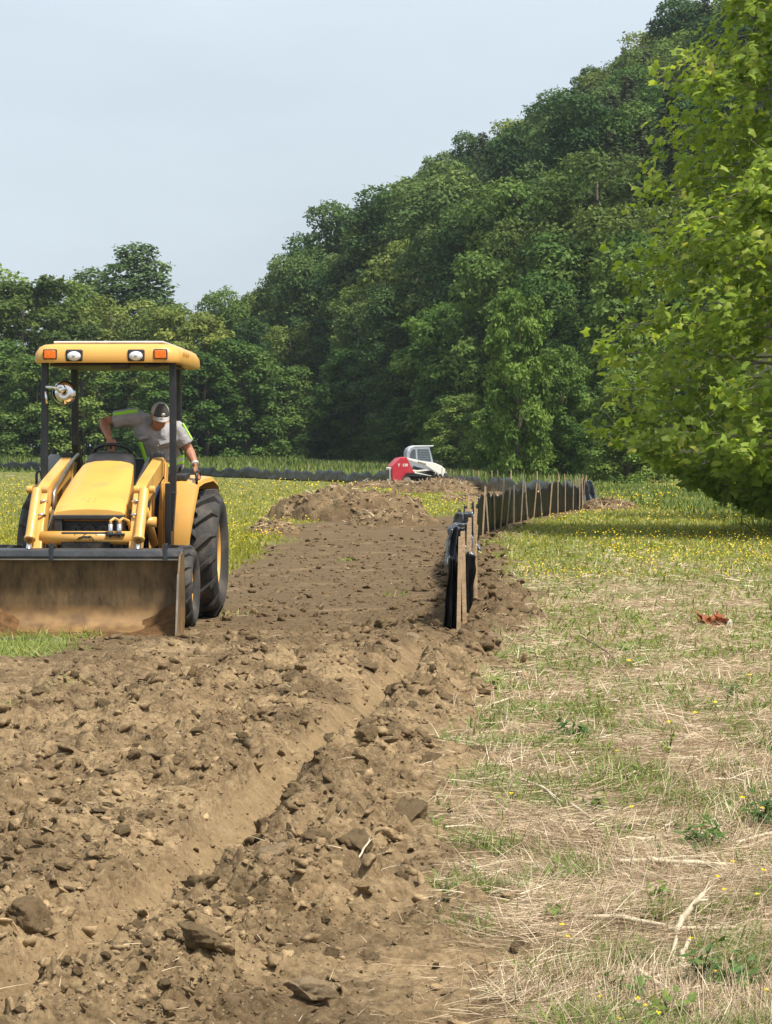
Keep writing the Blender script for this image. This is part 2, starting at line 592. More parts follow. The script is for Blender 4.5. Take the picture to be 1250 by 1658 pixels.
def soil_color(n, l, coord, scale=1.0):
    """tan, dried crust over darker, damp soil"""
    def noise(s, d=6, rgh=0.6):
        k = n.new('ShaderNodeTexNoise'); k.inputs['Scale'].default_value = s * scale; k.inputs['Detail'].default_value = d; k.inputs['Roughness'].default_value = rgh
        l.new(coord, k.inputs['Vector']); return k.outputs['Fac']

    def ramp(f, a, b, p0, p1):
        k = n.new('ShaderNodeValToRGB'); k.color_ramp.elements[0].position = p0; k.color_ramp.elements[1].position = p1
        k.color_ramp.elements[0].color = (*a, 1); k.color_ramp.elements[1].color = (*b, 1); l.new(f, k.inputs['Fac']); return k.outputs['Color']

    def mix(f, a, b, mode='MIX'):
        k = n.new('ShaderNodeMix'); k.data_type = 'RGBA'; k.blend_type = mode
        if isinstance(f, float): k.inputs[0].default_value = f
        else: l.new(f, k.inputs[0])
        l.new(a, k.inputs[6]); l.new(b, k.inputs[7]); return k.outputs[2]
    dmp = n.new('ShaderNodeAttribute'); dmp.attribute_name = 'damp'
    nb = n.new('ShaderNodeMath'); nb.operation = 'MULTIPLY_ADD'; nb.inputs[1].default_value = 0.35
    l.new(noise(9, 5, 0.65), nb.inputs[0]); l.new(noise(1.3, 5), nb.inputs[2])          # patches broken up by a finer mottle
    ds = n.new('ShaderNodeMath'); ds.operation = 'MULTIPLY_ADD'; ds.inputs[1].default_value = -0.11
    l.new(dmp.outputs['Fac'], ds.inputs[0]); l.new(nb.outputs[0], ds.inputs[2])
    c1 = ramp(ds.outputs[0], SOIL_DAMP, SOIL_DRY, 0.52, 0.80)
    c2 = ramp(noise(19, 7, 0.7), (0.50, 0.46, 0.42), (1.28, 1.28, 1.28), 0.3, 0.68)
    c = mix(1.0, c1, c2, 'MULTIPLY')
    # pale grit
    g = n.new('ShaderNodeMapRange'); g.inputs['From Min'].default_value = 0.66; g.inputs['From Max'].default_value = 0.72
    l.new(noise(95, 2, 0.5), g.inputs['Value'])
    q = n.new('ShaderNodeMath'); q.operation = 'MULTIPLY'; q.inputs[1].default_value = 0.55; l.new(g.outputs['Result'], q.inputs[0])
    w_ = n.new('ShaderNodeRGB'); w_.outputs[0].default_value = (0.50, 0.42, 0.29, 1)
    return mix(q.outputs[0], c, w_.outputs[0]), noise, mix, ramp


def crumbly(n, l, b, coord, nz):
    """fine relief: fractured grains over rough noise"""
    vo = n.new('ShaderNodeTexVoronoi'); vo.inputs['Scale'].default_value = 38; vo.inputs['Randomness'].default_value = 1.0
    l.new(coord, vo.inputs['Vector'])
    ad_ = n.new('ShaderNodeMath'); ad_.operation = 'MULTIPLY_ADD'; ad_.inputs[1].default_value = -0.9
    l.new(vo.outputs['Distance'], ad_.inputs[0]); l.new(nz, ad_.inputs[2])
    u_ = n.new('ShaderNodeBump'); u_.inputs['Strength'].default_value = 0.9; u_.inputs['Distance'].default_value = 0.018
    l.new(ad_.outputs[0], u_.inputs['Height']); l.new(u_.outputs['Normal'], b.inputs['Normal'])


SOIL_DAMP = (0.142, 0.099, 0.054)
SOIL_DRY = (0.305, 0.220, 0.122)
gm, n, l, b = nmat('ground')
geo = n.new('ShaderNodeNewGeometry')
soil, noise_, mix_, ramp_ = soil_color(n, l, geo.outputs['Position'])
straw = ramp_(noise_(7, 8, 0.7), (0.20, 0.145, 0.085), (0.42, 0.325, 0.20), 0.3, 0.7)
turf = ramp_(noise_(3.0, 8, 0.7), (0.085, 0.100, 0.026), (0.20, 0.20, 0.06), 0.3, 0.72)
ag = n.new('ShaderNodeAttribute'); ag.attribute_name = 'green'
ad = n.new('ShaderNodeAttribute'); ad.attribute_name = 'dirt'
c = mix_(ag.outputs['Fac'], straw, turf)
aw = n.new('ShaderNodeAttribute'); aw.attribute_name = 'wall'      # the planed side bares paler subsoil
sub_c = ramp_(noise_(14, 7, .7), (0.175, 0.120, 0.062), (0.29, 0.205, 0.110), 0.3, 0.7)
soil = mix_(aw.outputs['Fac'], soil, sub_c)
c = mix_(ad.outputs['Fac'], c, soil)
l.new(c, b.inputs['Base Color'])
b.inputs['Roughness'].default_value = 0.95
b.inputs['Specular IOR Level'].default_value = 0.12
crumbly(n, l, b, geo.outputs['Position'], noise_(42, 9, 0.75))
_bn = [k for k in n if k.type == 'BUMP'][0]
_bm = n.new('ShaderNodeMath'); _bm.operation = 'MULTIPLY_ADD'; _bm.inputs[1].default_value = -0.35; _bm.inputs[2].default_value = 0.9
l.new(aw.outputs['Fac'], _bm.inputs[0]); l.new(_bm.outputs[0], _bn.inputs['Strength'])
ground = link('ground', me, gm)
tag(ground, kind='structure')

soil_m, n, l, b = nmat('soil')
tcx = n.new('ShaderNodeTexCoord'); oix = n.new('ShaderNodeObjectInfo')
vm = n.new('ShaderNodeVectorMath'); vm.operation = 'ADD'
l.new(tcx.outputs['Object'], vm.inputs[0]); l.new(oix.outputs['Location'], vm.inputs[1])
soil, noise_, mix_, ramp_ = soil_color(n, l, vm.outputs[0], 1.6)
hv = n.new('ShaderNodeHueSaturation'); mrx = n.new('ShaderNodeMapRange'); mrx.inputs['To Min'].default_value = 0.88; mrx.inputs['To Max'].default_value = 1.25
l.new(oix.outputs['Random'], mrx.inputs['Value']); l.new(mrx.outputs['Result'], hv.inputs['Value']); l.new(soil, hv.inputs['Color'])
l.new(hv.outputs['Color'], b.inputs['Base Color']); b.inputs['Roughness'].default_value = 0.95; b.inputs['Specular IOR Level'].default_value = 0.12
crumbly(n, l, b, vm.outputs[0], noise_(26, 9, 0.75))

# ------------------------------------------------------------------ hillside
FOOT = np.array([(-120, 262), (-40, 246), (-14, 236), (-3, 205), (6, 172), (14, 146), (26, 118), (45, 90), (80, 60)], dtype=float)


def hill_d(x, y):
    """signed distance behind the foot of the hill (positive = up the slope)"""
    best = np.full_like(x, 1e9); sg = np.ones_like(x)
    for k in range(len(FOOT) - 1):
        ax, ay = FOOT[k]; bx, by = FOOT[k + 1]
        t = np.clip(((x - ax) * (bx - ax) + (y - ay) * (by - ay)) / ((bx - ax) ** 2 + (by - ay) ** 2), 0, 1)
        dx, dy = x - (ax + t * (bx - ax)), y - (ay + t * (by - ay))
        dd = np.hypot(dx, dy)
        cr = (bx - ax) * (y - ay) - (by - ay) * (x - ax)
        up = dd < best
        best = np.where(up, dd, best); sg = np.where(up, np.sign(cr), sg)
    return best * sg


def hill_h(x, y):
    x = np.asarray(x, float); y = np.asarray(y, float)
    d = hill_d(x, y)
    right = sstep(-26, 22, x)                       # the ridge falls away to the left
    h = np.where(d > 0, d * 0.72 - 4.0 * (1 - np.exp(-d / 12)), d * 0.12)
    ridge = np.clip(2.5 + (x + 14) * 0.76 + np.maximum(x - 16, 0) * .45, 1.0, 70)
    h = np.where(h > 0, h * ridge / (np.maximum(h, 1e-3) ** 3 + ridge ** 3) ** (1 / 3), h)
    return h + 0.9 + 0.8 * perlin(x / 14, y / 14) * sstep(2, 14, d) + 0.3 * sstep(4, 20, d)


gx = np.linspace(-150, 210, 110); gy = np.linspace(50, 420, 110)
GX, GY = np.meshgrid(gx, gy)
HZ = hill_h(GX.ravel(), GY.ravel())
dd = hill_d(GX.ravel(), GY.ravel())
HZ = np.where(dd < -1, -2.5, HZ)
ii = (np.arange(109)[:, None] * 110 + np.arange(109)[None, :]).ravel()
me = np_mesh('hillside', np.stack([GX.ravel(), GY.ravel(), HZ], 1), None, None, np.stack([ii, ii + 1, ii + 111, ii + 110], 1))
hm = pm('forest_floor', (0.05, 0.055, 0.022), 0.95, 0, 0.4, 0.4, 0.6, 1.5, spec=0.1)
tag(link('hillside', me, hm), kind='structure')
# ================================================================== TREES
bark = pm('bark', (0.10, 0.082, 0.062), 0.9, 0, 0.35, 9, 0.6, 25, spec=0.15)
pale_bark = pm('pale_bark', (0.30, 0.27, 0.21), 0.85, 0, 0.3, 7, 0.4, 20, spec=0.15)


def unit(v):
    return v / np.maximum(np.linalg.norm(v, axis=-1, keepdims=True), 1e-6)


def leaf_quads(P, N, size, fold=0.25, asp=0.62, rnd=None, r=rng):
    """folded, pointed leaf clusters (2 triangles) at P facing N"""
    k = len(P)
    N = unit(N)
    t = unit(np.cross(N, unit(r.normal(size=(k, 3)))))
    s = np.cross(N, t)
    L = size[:, None]
    a = P - t * L * 0.5; c_ = P + t * L * 0.5
    b_ = P + s * L * 0.5 * asp - N * L * fold * 0.5; d_ = P - s * L * 0.5 * asp - N * L * fold * 0.5
    V = np.stack([a, b_, c_, d_], 1).reshape(-1, 3)
    i = np.arange(k)[:, None] * 4
    T = np.concatenate([i + np.array([[0, 1, 2]]), i + np.array([[0, 2, 3]])], 1).reshape(-1, 3)
    if rnd is None:
        rnd = r.random(k)
    return V, T, np.repeat(rnd, 4)


def crown_points(lobes, n, r, up=0.45, rough=0.55, deep=0.25):
    """points over a set of overlapping lobes (cx,cy,cz,rx,ry,rz); those buried in other lobes are mostly dropped"""
    lob = np.array(lobes)
    area = (lob[:, 3] * lob[:, 4] + lob[:, 3] * lob[:, 5] + lob[:, 4] * lob[:, 5])
    idx = r.choice(len(lob), size=n, p=area / area.sum())
    d = unit(r.normal(size=(n, 3)))
    flip = (d[:, 2] < -0.2) & (r.random(n) < 0.6)
    d[flip, 2] *= -1
    rad = 1 - np.abs(r.normal(size=n)) * 0.16
    bump = 1 + 0.16 * np.sin(d[:, 0] * 6 + idx * 1.7) * np.sin(d[:, 1] * 7 + idx) + 0.1 * np.sin(d[:, 2] * 11 + idx * 2.3)
    P = lob[idx, :3] + d * lob[idx, 3:6] * (rad * bump)[:, None]
    inside = np.zeros(n)
    for k in range(len(lob)):
        q = (P - lob[k, :3]) / lob[k, 3:6]
        inside += ((q ** 2).sum(1) < 0.55) & (idx != k)
    keep = (inside < 1) | (r.random(n) < deep * 0.4)
    N = unit(d * 0.75 + np.array([0, 0, up]) + r.normal(size=(n, 3)) * rough)
    # per-lobe tone, plus leaf to leaf
    tone = 0.5 + 0.20 * np.sin(idx * 12.9898) + 0.22 * r.normal(size=n) * 0.7
    return P[keep], N[keep], np.clip(tone[keep], 0, 1)


def tree_proto(kind, seed):
    r = np.random.default_rng(seed)
    rr = random.Random(seed)
    lobes = []
    H = {'round': 16, 'tall': 19, 'cone': 20, 'oak': 15, 'vine': 12, 'hemlock': 17, 'locust': 14, 'edge': 11}[kind]
    W = {'round': 4.6, 'tall': 3.7, 'cone': 3.6, 'oak': 5.2, 'vine': 4.4, 'hemlock': 4.2, 'locust': 4.4, 'edge': 4.2}[kind]
    base = {'round': 0.12, 'tall': 0.18, 'cone': 0.15, 'oak': 0.10, 'vine': 0.02, 'hemlock': 0.12, 'locust': 0.12, 'edge': 0.03}[kind]
    nl = {'round': 46, 'tall': 50, 'cone': 54, 'oak': 52, 'vine': 40, 'hemlock': 0, 'locust': 60, 'edge': 60}[kind]
    lim = []
    for k in range(nl):
        t = (k + rr.random()) / nl
        z = H * (base + (1 - base) * t)
        prof = {'round': math.sin(math.pi * (0.12 + 0.80 * t)) ** 0.6, 'tall': math.sin(math.pi * (0.14 + 0.8 * t)) ** 0.7,
                'cone': (1 - t) ** 0.75 * 1.05 + 0.1, 'oak': math.sin(math.pi * (0.16 + 0.76 * t)) ** 0.5, 'vine': (1 - t * 0.85) ** 0.5,
                'locust': math.sin(math.pi * (0.12 + 0.8 * t)) ** 0.6, 'edge': math.sin(math.pi * (0.2 + 0.74 * t)) ** 0.6}[kind]
        an = k * 2.399 + rr.uniform(-0.5, 0.5)
        rad = W * prof * rr.uniform(0.45, 0.88)
        s = {'round': 1.55, 'tall': 1.35, 'cone': 1.15, 'oak': 1.6, 'vine': 1.25, 'locust': 1.05, 'edge': 0.95}[kind] * rr.uniform(0.65, 1.25)
        x, y = rad * math.cos(an), rad * math.sin(an)
        flat = {'locust': 0.5, 'oak': 0.66, 'edge': 0.55}.get(kind, 0.74)
        lobes.append((x, y, z - 0.4 * s * flat, s, s, s * flat))
        lim.append((x, y, z))
    crown_V, crown_T, crown_R = [], [], []
    off = 0
    if kind != 'hemlock':
        P, N, tn = crown_points(lobes, 15500, r)
        sz = r.uniform(0.20, 0.46, len(P))
        P = P + r.normal(size=P.shape) * 0.12
        V, T, Rr = leaf_quads(P, N, sz, rnd=tn, r=r)
        crown_V.append(V); crown_T.append(T); crown_R.append(Rr); off = len(V)
    else:
        # tiers of drooping boughs
        pts, nor, tn = [], [], []
        for k in range(120):
            t = (k + rr.random()) / 120
            z = H * (base + (1 - base) * t)
            L = W * (1 - t) ** 0.8 + 0.3
            an = k * 2.399 + rr.uniform(-0.4, 0.4)
            m_ = int(55 * (0.4 + L / W))
            u_ = r.random(m_) ** 0.7
            side = r.normal(size=m_) * 0.34 * L * 0.45 * (1.05 - u_)
            px = u_ * L * math.cos(an) - side * math.sin(an)
            py = u_ * L * math.sin(an) + side * math.cos(an)
            pz = z + 0.16 * L * u_ - 0.42 * L * u_ ** 2 + r.normal(size=m_) * 0.1 - np.abs(side) * 0.25
            pts.append(np.stack([px, py, pz], 1))
            nor.append(np.stack([0.3 * math.cos(an) + r.normal(size=m_) * 0.3, 0.3 * math.sin(an) + r.normal(size=m_) * 0.3, np.ones(m_)], 1))
            tn.append(np.clip(0.35 + 0.35 * u_ + r.normal(size=m_) * 0.15, 0, 1))
            lim.append((L * 0.7 * math.cos(an), L * 0.7 * math.sin(an), z - 0.05 * L))
        P = np.concatenate(pts); N = np.concatenate(nor); tn = np.concatenate(tn)
        V, T, Rr = leaf_quads(P, N, r.uniform(0.22, 0.48, len(P)), rnd=tn, r=r, asp=0.4)
        crown_V.append(V); crown_T.append(T); crown_R.append(Rr)
    cm = np_mesh(kind + '_crown', np.concatenate(crown_V), np.concatenate(crown_T), {'rnd': np.concatenate(crown_R)})
    tb = MB()
    top = H * 0.9
    bend = [(rr.uniform(-.3, .3), rr.uniform(-.3, .3)) for _ in range(5)]
    tp = [Vector((bend[i][0] * (i > 0), bend[i][1] * (i > 0), -1.0 + (top + 1) * i / 4)) for i in range(5)]
    tr_ = [0.30, 0.25, 0.19, 0.12, 0.05]
    tb.tube(tp, tr_, 8)
    for (x, y, z) in lim[::5]:
        z0 = max(0.8, z - 0.35 * math.hypot(x, y) - 0.6)
        tb.tube([(0, 0, z0), (x * 0.5, y * 0.5, z0 + 0.65 * (z - z0)), (x * 0.92, y * 0.92, z)], [0.09, 0.06, 0.02], 5)
    tm = tb.mesh(kind + '_trunk')
    return tm, cm


G1 = leafmat('leaves_mid', [(0.0, (0.049, 0.091, 0.022)), (0.55, (0.100, 0.171, 0.037)), (1.0, (0.177, 0.250, 0.056))], 0.25, spec=0.08)
G2 = leafmat('leaves_deep', [(0.0, (0.032, 0.068, 0.023)), (0.6, (0.067, 0.120, 0.034)), (1.0, (0.120, 0.177, 0.049))], 0.22, spec=0.08)
G3 = leafmat('leaves_bluish', [(0.0, (0.051, 0.090, 0.034)), (0.6, (0.102, 0.165, 0.059)), (1.0, (0.177, 0.244, 0.085))], 0.25, spec=0.08)
G4 = leafmat('leaves_olive', [(0.0, (0.061, 0.091, 0.022)), (0.6, (0.120, 0.165, 0.037)), (1.0, (0.195, 0.244, 0.056))], 0.25, spec=0.08)
G5 = leafmat('leaves_fresh', [(0.0, (0.056, 0.105, 0.022)), (0.6, (0.116, 0.195, 0.037)), (1.0, (0.201, 0.287, 0.055))], 0.32, spec=0.1)
G6 = leafmat('leaves_hemlock', [(0.0, (0.022, 0.034, 0.016)), (0.6, (0.048, 0.066, 0.028)), (1.0, (0.086, 0.105, 0.046))], 0.12, spec=0.08)

PROTO = {}
for kind, ml, seeds in (('round', G1, (1, 2)), ('tall', G2, (3, 4)), ('cone', G3, (5,)), ('oak', G4, (6, 7)), ('vine', G1, (8,)), ('hemlock', G6, (9,)), ('locust', G4, (10,)), ('edge', G5, (12,))):
    for s in seeds:
        tm, cm = tree_proto(kind, s)
        tm.materials.append(bark); cm.materials.append(ml)
        tm.polygons.foreach_set('use_smooth', np.ones(len(tm.polygons), dtype=bool))
        PROTO.setdefault(kind, []).append((tm, cm))
PH = {'round': 16, 'tall': 19, 'cone': 20, 'oak': 15, 'vine': 12, 'hemlock': 17, 'locust': 14, 'edge': 11}
KIND = {   # name, label, category, group
    'round': ('broadleaf_tree', 'full round-crowned mid green broadleaf tree in the woods on the slope', 'round broadleaf trees of the hillside wood'),
    'tall': ('forest_tree', 'tall narrow deep green forest tree rising in the woods on the slope', 'tall deep green trees of the hillside wood'),
    'cone': ('poplar_tree', 'tapering pale blue-green tree with pointed top in the hillside woods', 'tapering pale trees of the hillside wood'),
    'oak': ('oak_tree', 'wide olive green tree with layered crown in the hillside woods', 'olive green trees of the hillside wood'),
    'vine': ('vine_covered_tree', 'low vine-draped tree bushy to the ground at the foot of the woods', 'vine-draped trees along the foot of the wood'),
    'hemlock': ('hemlock_tree', 'dark grey-green evergreen with drooping feathery boughs on the hillside', 'feathery evergreens of the hillside wood'),
    'locust': ('locust_tree', 'yellowish green tree of small feathery tufts at the field edge', 'feathery yellowish trees along the field edge'),
    'edge': ('young_sycamore', 'fresh light green young tree in front of the dark woods', 'fresh green young trees before the wood'),
}
ntree = 0


def place_tree(kind, x, y, z, h, wscale=1.0, label=None, group=None, rz=None, name=None):
    global ntree
    ntree += 1
    tm, cm = random.choice(PROTO[kind])
    nm, lb, gr = KIND[kind]
    root = empty(name or nm, (x, y, z), random.uniform(0, 6.28) if rz is None else rz)
    s = h / PH[kind]
    root.scale = (s * wscale, s * wscale, s)
    root.rotation_euler[0] = random.uniform(-.03, .03); root.rotation_euler[1] = random.uniform(-.03, .03)
    tag(root, label or lb, 'tree', group if (label or group) else gr)
    t = bpy.data.objects.new('trunk', tm); col.objects.link(t); t.parent = root
    c = bpy.data.objects.new('crown', cm); col.objects.link(c); c.parent = root
    return root


# the wood on the slope: rows of trees following the foot of the hill, then up the slope
def U(u, y):
    return (u - 625.0) / F_PX * y


spots = []
cand = []
rl = random.Random(5)
for gy_ in np.arange(100, 345, 5.2):
    for gx_ in np.arange(-40, 75, 5.2):
        cand.append((gx_ + rl.uniform(-2, 2), gy_ + rl.uniform(-2, 2)))
cx = np.array([c_[0] for c_ in cand]); cy = np.array([c_[1] for c_ in cand])
cd = hill_d(cx, cy); ch = hill_h(cx, cy)
cu = 625 + cx / cy * F_PX
for k in np.argsort(cd):
    d = cd[k]
    if d < 1.0 or d > 78 or cu[k] < 395 or cu[k] > 1235: continue
    if cx[k] < -17: continue
    if cu[k] > 1130 and (ch[k] + 10 - CAM_H) / cy[k] * F_PX < 560: continue   # behind the big sycamore
    vt = HORIZON - (ch[k] + 15 - CAM_H) / cy[k] * F_PX
    if vt < -190: continue
    q = rl.random()
    if d < 6.5: kind = 'vine' if q < 0.38 else 'round' if q < 0.6 else 'tall' if q < 0.75 else 'oak' if q < 0.9 else 'edge'
    else: kind = 'round' if q < 0.30 else 'tall' if q < 0.60 else 'oak' if q < 0.84 else 'cone' if q < 0.90 else 'hemlock'
    if cu[k] > 860 and d > 8 and q > 0.45: kind = 'hemlock' if q > 0.62 else 'oak'
    h = PH[kind] * rl.uniform(0.85, 1.2) * (0.8 if kind == 'cone' else 1.0)
    if d < 5 and kind not in ('vine', 'edge'): h *= 0.8
    spots.append((kind, cx[k], cy[k], ch[k] - 0.4, h))
UNSEEN = set()
ZL = ('%s at the foot of the wooded slope beside the field', '%s among the woods on the middle of the slope', '%s on the skyline along the wooded ridge')
ZN = {'round': 'round-crowned mid green tree', 'tall': 'tall narrow deep green tree', 'cone': 'tapering pale blue-green tree', 'oak': 'wide olive green layered tree',
      'vine': 'low vine-draped bushy tree', 'hemlock': 'feathery dark grey-green evergreen', 'locust': 'tufted yellowish tree', 'edge': 'fresh light green young tree'}
ZLAB = {k_: [z_ % v_ for z_ in ZL] for k_, v_ in ZN.items()}
ZGRP = ('foot of slope: ', 'middle of slope: ', 'ridge: ')
SIL_U = [380, 450, 560, 640, 750, 860, 940, 1040, 1090, 1300]
SIL_V = [480, 415, 315, 290, 232, 192, 125, 70, -30, -300]
for i, (kind, x, y_, z, h) in enumerate(spots):
    if i in UNSEEN: continue
    top_v = HORIZON - (z + h - CAM_H) / y_ * F_PX
    lim_v = float(np.interp(625 + x / y_ * F_PX, SIL_U, SIL_V)) + rl.uniform(-14, 30)
    if top_v < lim_v:                                # the skyline: keep crowns below the ridge seen against the sky
        h2 = CAM_H + (HORIZON - lim_v) / F_PX * y_ - z
        if h2 < 7.5: continue
        h = h2
    dq = float(hill_d(np.array([x]), np.array([y_]))[0])
    zone = 0 if dq < 9 else 1 if top_v > lim_v + 90 else 2
    nm, lb, gr = KIND[kind]
    o = place_tree(kind, x, y_, z, h, rl.uniform(0.9, 1.15), ZLAB[kind][zone], ZGRP[zone] + gr)

# light green young trees standing before the wood
place_tree('edge', U(838, 128), 128, 0.3, 10.3, 0.62, 'slender bright green young tree standing out against dark woods, beside the hemlocks')
place_tree('edge', U(905, 134), 134, 0.3, 7.5, 0.8, 'short bright green bushy tree between slender young tree and large sycamore')
# the tree line across the end of the field
gl = 'trees along the far end of the field'
left = [('locust', 40, 214, 455, 1.35, 'broad yellow-green tree closing the far field, beside the tractor canopy'),
        ('locust', 300, 206, 505, 1.25, 'rounded yellow-green tree of feathery tufts behind the worker'),
        ('cone', 225, 236, 402, 1.7, 'tallest pointed tree of the far tree line, above the canopy roof'),
        ('cone', 138, 238, 440, 1.5, 'second pointed tree of the far tree line, with open top'),
        ('round', 352, 240, 474, 0.8, 'small round pale treetop in the dip where tree line meets hill'),
        ('oak', 175, 226, 488, 1.1, 'dark oak-like tree in the far tree line below the tallest pointed tree'),
        ('round', -30, 218, 452, 1.2, 'dense round tree of the far tree line partly out of view'),
        ('tall', 400, 226, 520, 1.1, 'deep green tree where the far tree line meets the hillside'),
        ('oak', 262, 222, 500, 1.0, 'wide olive tree between pointed tree and rounded feathery tree'),
        ('round', 95, 228, 462, 1.1, 'full green tree between broad feathery tree and pointed trees')]
for kind, u, y_, vt, ws, lb in left:
    x = U(u, y_); zb = float(base_h(np.array([x]), np.array([float(y_)]))[0]) - 0.3
    top = CAM_H + (HORIZON - vt) / F_PX * y_
    place_tree(kind, x, y_, zb, top - zb, ws, lb, gl)
for u, y_, vt, kind in ((-15, 206, 560, 'vine'), (62, 203, 585, 'vine'), (130, 204, 570, 'vine'), (205, 206, 590, 'vine'), (255, 200, 600, 'vine'), (330, 201, 580, 'vine'), (395, 204, 560, 'vine'), (455, 208, 600, 'vine')):
    x = U(u, y_); zb = float(base_h(np.array([x]), np.array([float(y_)]))[0]) - 0.3
    place_tree(kind, x, y_, zb, CAM_H + (HORIZON - vt) / F_PX * y_ - zb, 1.3, 'low bushy tree in front of the tree line at far end of field', 'low bushy trees along the far end of the field')

# bushes screening the foot of the wood
rbq = random.Random(31)
fu = np.linspace(430, 1010, 30)
fy = np.interp(fu, [400, 560, 640, 720, 800, 900, 1010], [226, 208, 196, 180, 160, 140, 118])
for k_, (u, y_) in enumerate(zip(fu, fy)):
    x = U(u + rbq.uniform(-8, 8), y_); zb = float(base_h(np.array([x]), np.array([float(y_)]))[0]) - .2
    zb = max(zb, 0.2)
    kd = 'vine' if rbq.random() < .7 else 'edge'
    o = place_tree(kd, x, float(y_), zb, rbq.uniform(2.6, 6.0), rbq.uniform(1.0, 1.5), 'leafy bush at the edge of the field, before the trunks of the woods', 'bushes along the foot of the woods', name='bush')
    o['category'] = 'bush'

# ------------------------------------------------------------------ the big sycamore
SYC = leafmat('sycamore_leaves', [(0.0, (0.15, 0.235, 0.032)), (0.45, (0.27, 0.375, 0.055)), (0.85, (0.40, 0.48, 0.09)), (1.0, (0.53, 0.53, 0.12))], 0.6, 0.5, 0.05, spec=0.25)


def lobed_leaf_mesh(name, P, D, N, size, rnd):
    """maple-like five-lobed leaves: base at P, blade along D, facing N"""
    ang = np.radians([180, 122, 72, 38, 0, -38, -72, -122])
    rad = np.array([0.12, 0.66, 0.90, 0.58, 1.0, 0.58, 0.90, 0.66]) * 0.58
    k = len(P)
    D = unit(D); N = unit(N - D * (N * D).sum(1, keepdims=True)); S = np.cross(N, D)
    C = P + D * size[:, None] * 0.45
    vs = [C]
    for a, r_ in zip(ang, rad):
        cup = -0.16 * abs(math.sin(a)) - 0.10 * max(0, math.cos(a)) * r_
        vs.append(C + size[:, None] * (D * math.cos(a) * r_ + S * math.sin(a) * r_ + N * cup * rng.uniform(0.2, 1.8, k)[:, None]))
    V = np.stack(vs, 1).reshape(-1, 3)
    m = len(ang)
    tri = np.array([[0, 1 + j, 1 + (j + 1) % m] for j in range(m)])
    T = (np.arange(k)[:, None, None] * (m + 1) + tri[None]).reshape(-1, 3)
    return np_mesh(name, V, T, {'rnd': np.repeat(rnd, m + 1)})


def sycamore(x0, y0, z0, prof_z, prof_w, H, nlimb, label, seed, leaf=0.235, name='sycamore_tree', dens=1.0):
    r = np.random.default_rng(seed); rr = random.Random(seed)
    root = empty(name, (x0, y0, z0))
    tag(root, label, 'tree')
    tb = MB()
    tp = [(0.1 * math.sin(i), 0.1 * math.cos(i * 1.3), -0.3 + (H + 0.3) * i / 7) for i in range(8)]
    tb.tube(tp, [0.22 * (1 - i / 7.6) ** 0.8 + 0.01 for i in range(8)], 10)
    bb = MB()
    P, D, N, S, Q = [], [], [], [], []
    for k in range(nlimb):
        t = (k + rr.random()) / nlimb
        z = 0.25 + (H - 0.4) * t ** 1.05
        an = k * 2.399 + rr.uniform(-0.4, 0.4)
        L = float(np.interp(z, prof_z, prof_w)) * rr.uniform(0.72, 1.06)
        rise = rr.uniform(0.05, 0.35) * L * (0.4 + t)
        pts = []
        for j in range(6):
            s = j / 5
            pts.append(Vector((math.cos(an) * L * s, math.sin(an) * L * s, z - 0.35 * L * 0.35 + rise * s - 0.10 * L * s * s + 0.04 * math.sin(5 * s + k))))
        for p in pts:
            p.z = max(p.z, 0.15 + 0.42 * max(math.hypot(p.x, p.y) - .5, 0))
        bb.tube(pts, [0.035 * (1 - j / 5.5) + 0.004 for j in range(6)], 5)
        ntw = int((6 + L * 3.6) * dens * (1.0 if math.sin(an) < 0.35 else 0.4))
        for j in range(ntw):
            s = 0.40 + 0.64 * (j + rr.random()) / ntw
            if s > 1: s = 1.0 - 1e-6
            q = min(int(s * 5), 4); fr = s * 5 - q
            b0 = pts[q].lerp(pts[q + 1], fr)
            a2 = an + rr.choice((-1, 1)) * rr.uniform(0.25, 1.2)
            tl = rr.uniform(0.3, 0.95) * (1.15 - 0.35 * s)
            up = rr.uniform(-0.75, 1.0)
            e = b0 + Vector((math.cos(a2) * tl, math.sin(a2) * tl, up * tl))
            e.z = max(e.z, 0.12 + 0.40 * max(math.hypot(e.x, e.y) - .6, 0))
            if j % 2 == 0:
                bb.tube([b0, e], [0.008, 0.004], 3, caps=False)
            nl = rr.randint(7, 12)
            f = r.random(nl)
            pos = np.array(b0)[None] + (np.array(e) - np.array(b0))[None] * f[:, None] + r.normal(size=(nl, 3)) * np.array([0.1, 0.1, 0.15])
            pos[:, 2] = np.maximum(pos[:, 2], 0.10 + 0.40 * np.maximum(np.hypot(pos[:, 0], pos[:, 1]) - .6, 0) + r.random(nl) * .25)
            dirn = np.stack([np.cos(a2 + r.normal(size=nl) * 0.9), np.sin(a2 + r.normal(size=nl) * 0.9), r.normal(size=nl) * 0.4 - 0.45], 1)
            out = np.array([math.cos(an), math.sin(an), 0])
            nn = np.array([0, 0, 0.9])[None] + out[None] * 0.8 + r.normal(size=(nl, 3)) * 0.5
            P.append(pos); D.append(dirn); N.append(nn); S.append(leaf * r.uniform(0.5, 1.15, nl))
            Q.append(np.clip(0.40 + 0.20 * r.normal(size=nl) + 0.15 * (s - 0.5) + (r.random(nl) < 0.03) * 0.5, 0, 1))
    P = np.concatenate(P)
    me = lobed_leaf_mesh('sycamore_crown', P, np.concatenate(D), np.concatenate(N), np.concatenate(S), np.concatenate(Q))
    link('crown', me, SYC, root, smooth=False)
    tb.build('trunk', pale_bark, root, smooth=True)
    bb.build('branches', pale_bark, root, smooth=True)
    return root, len(P)


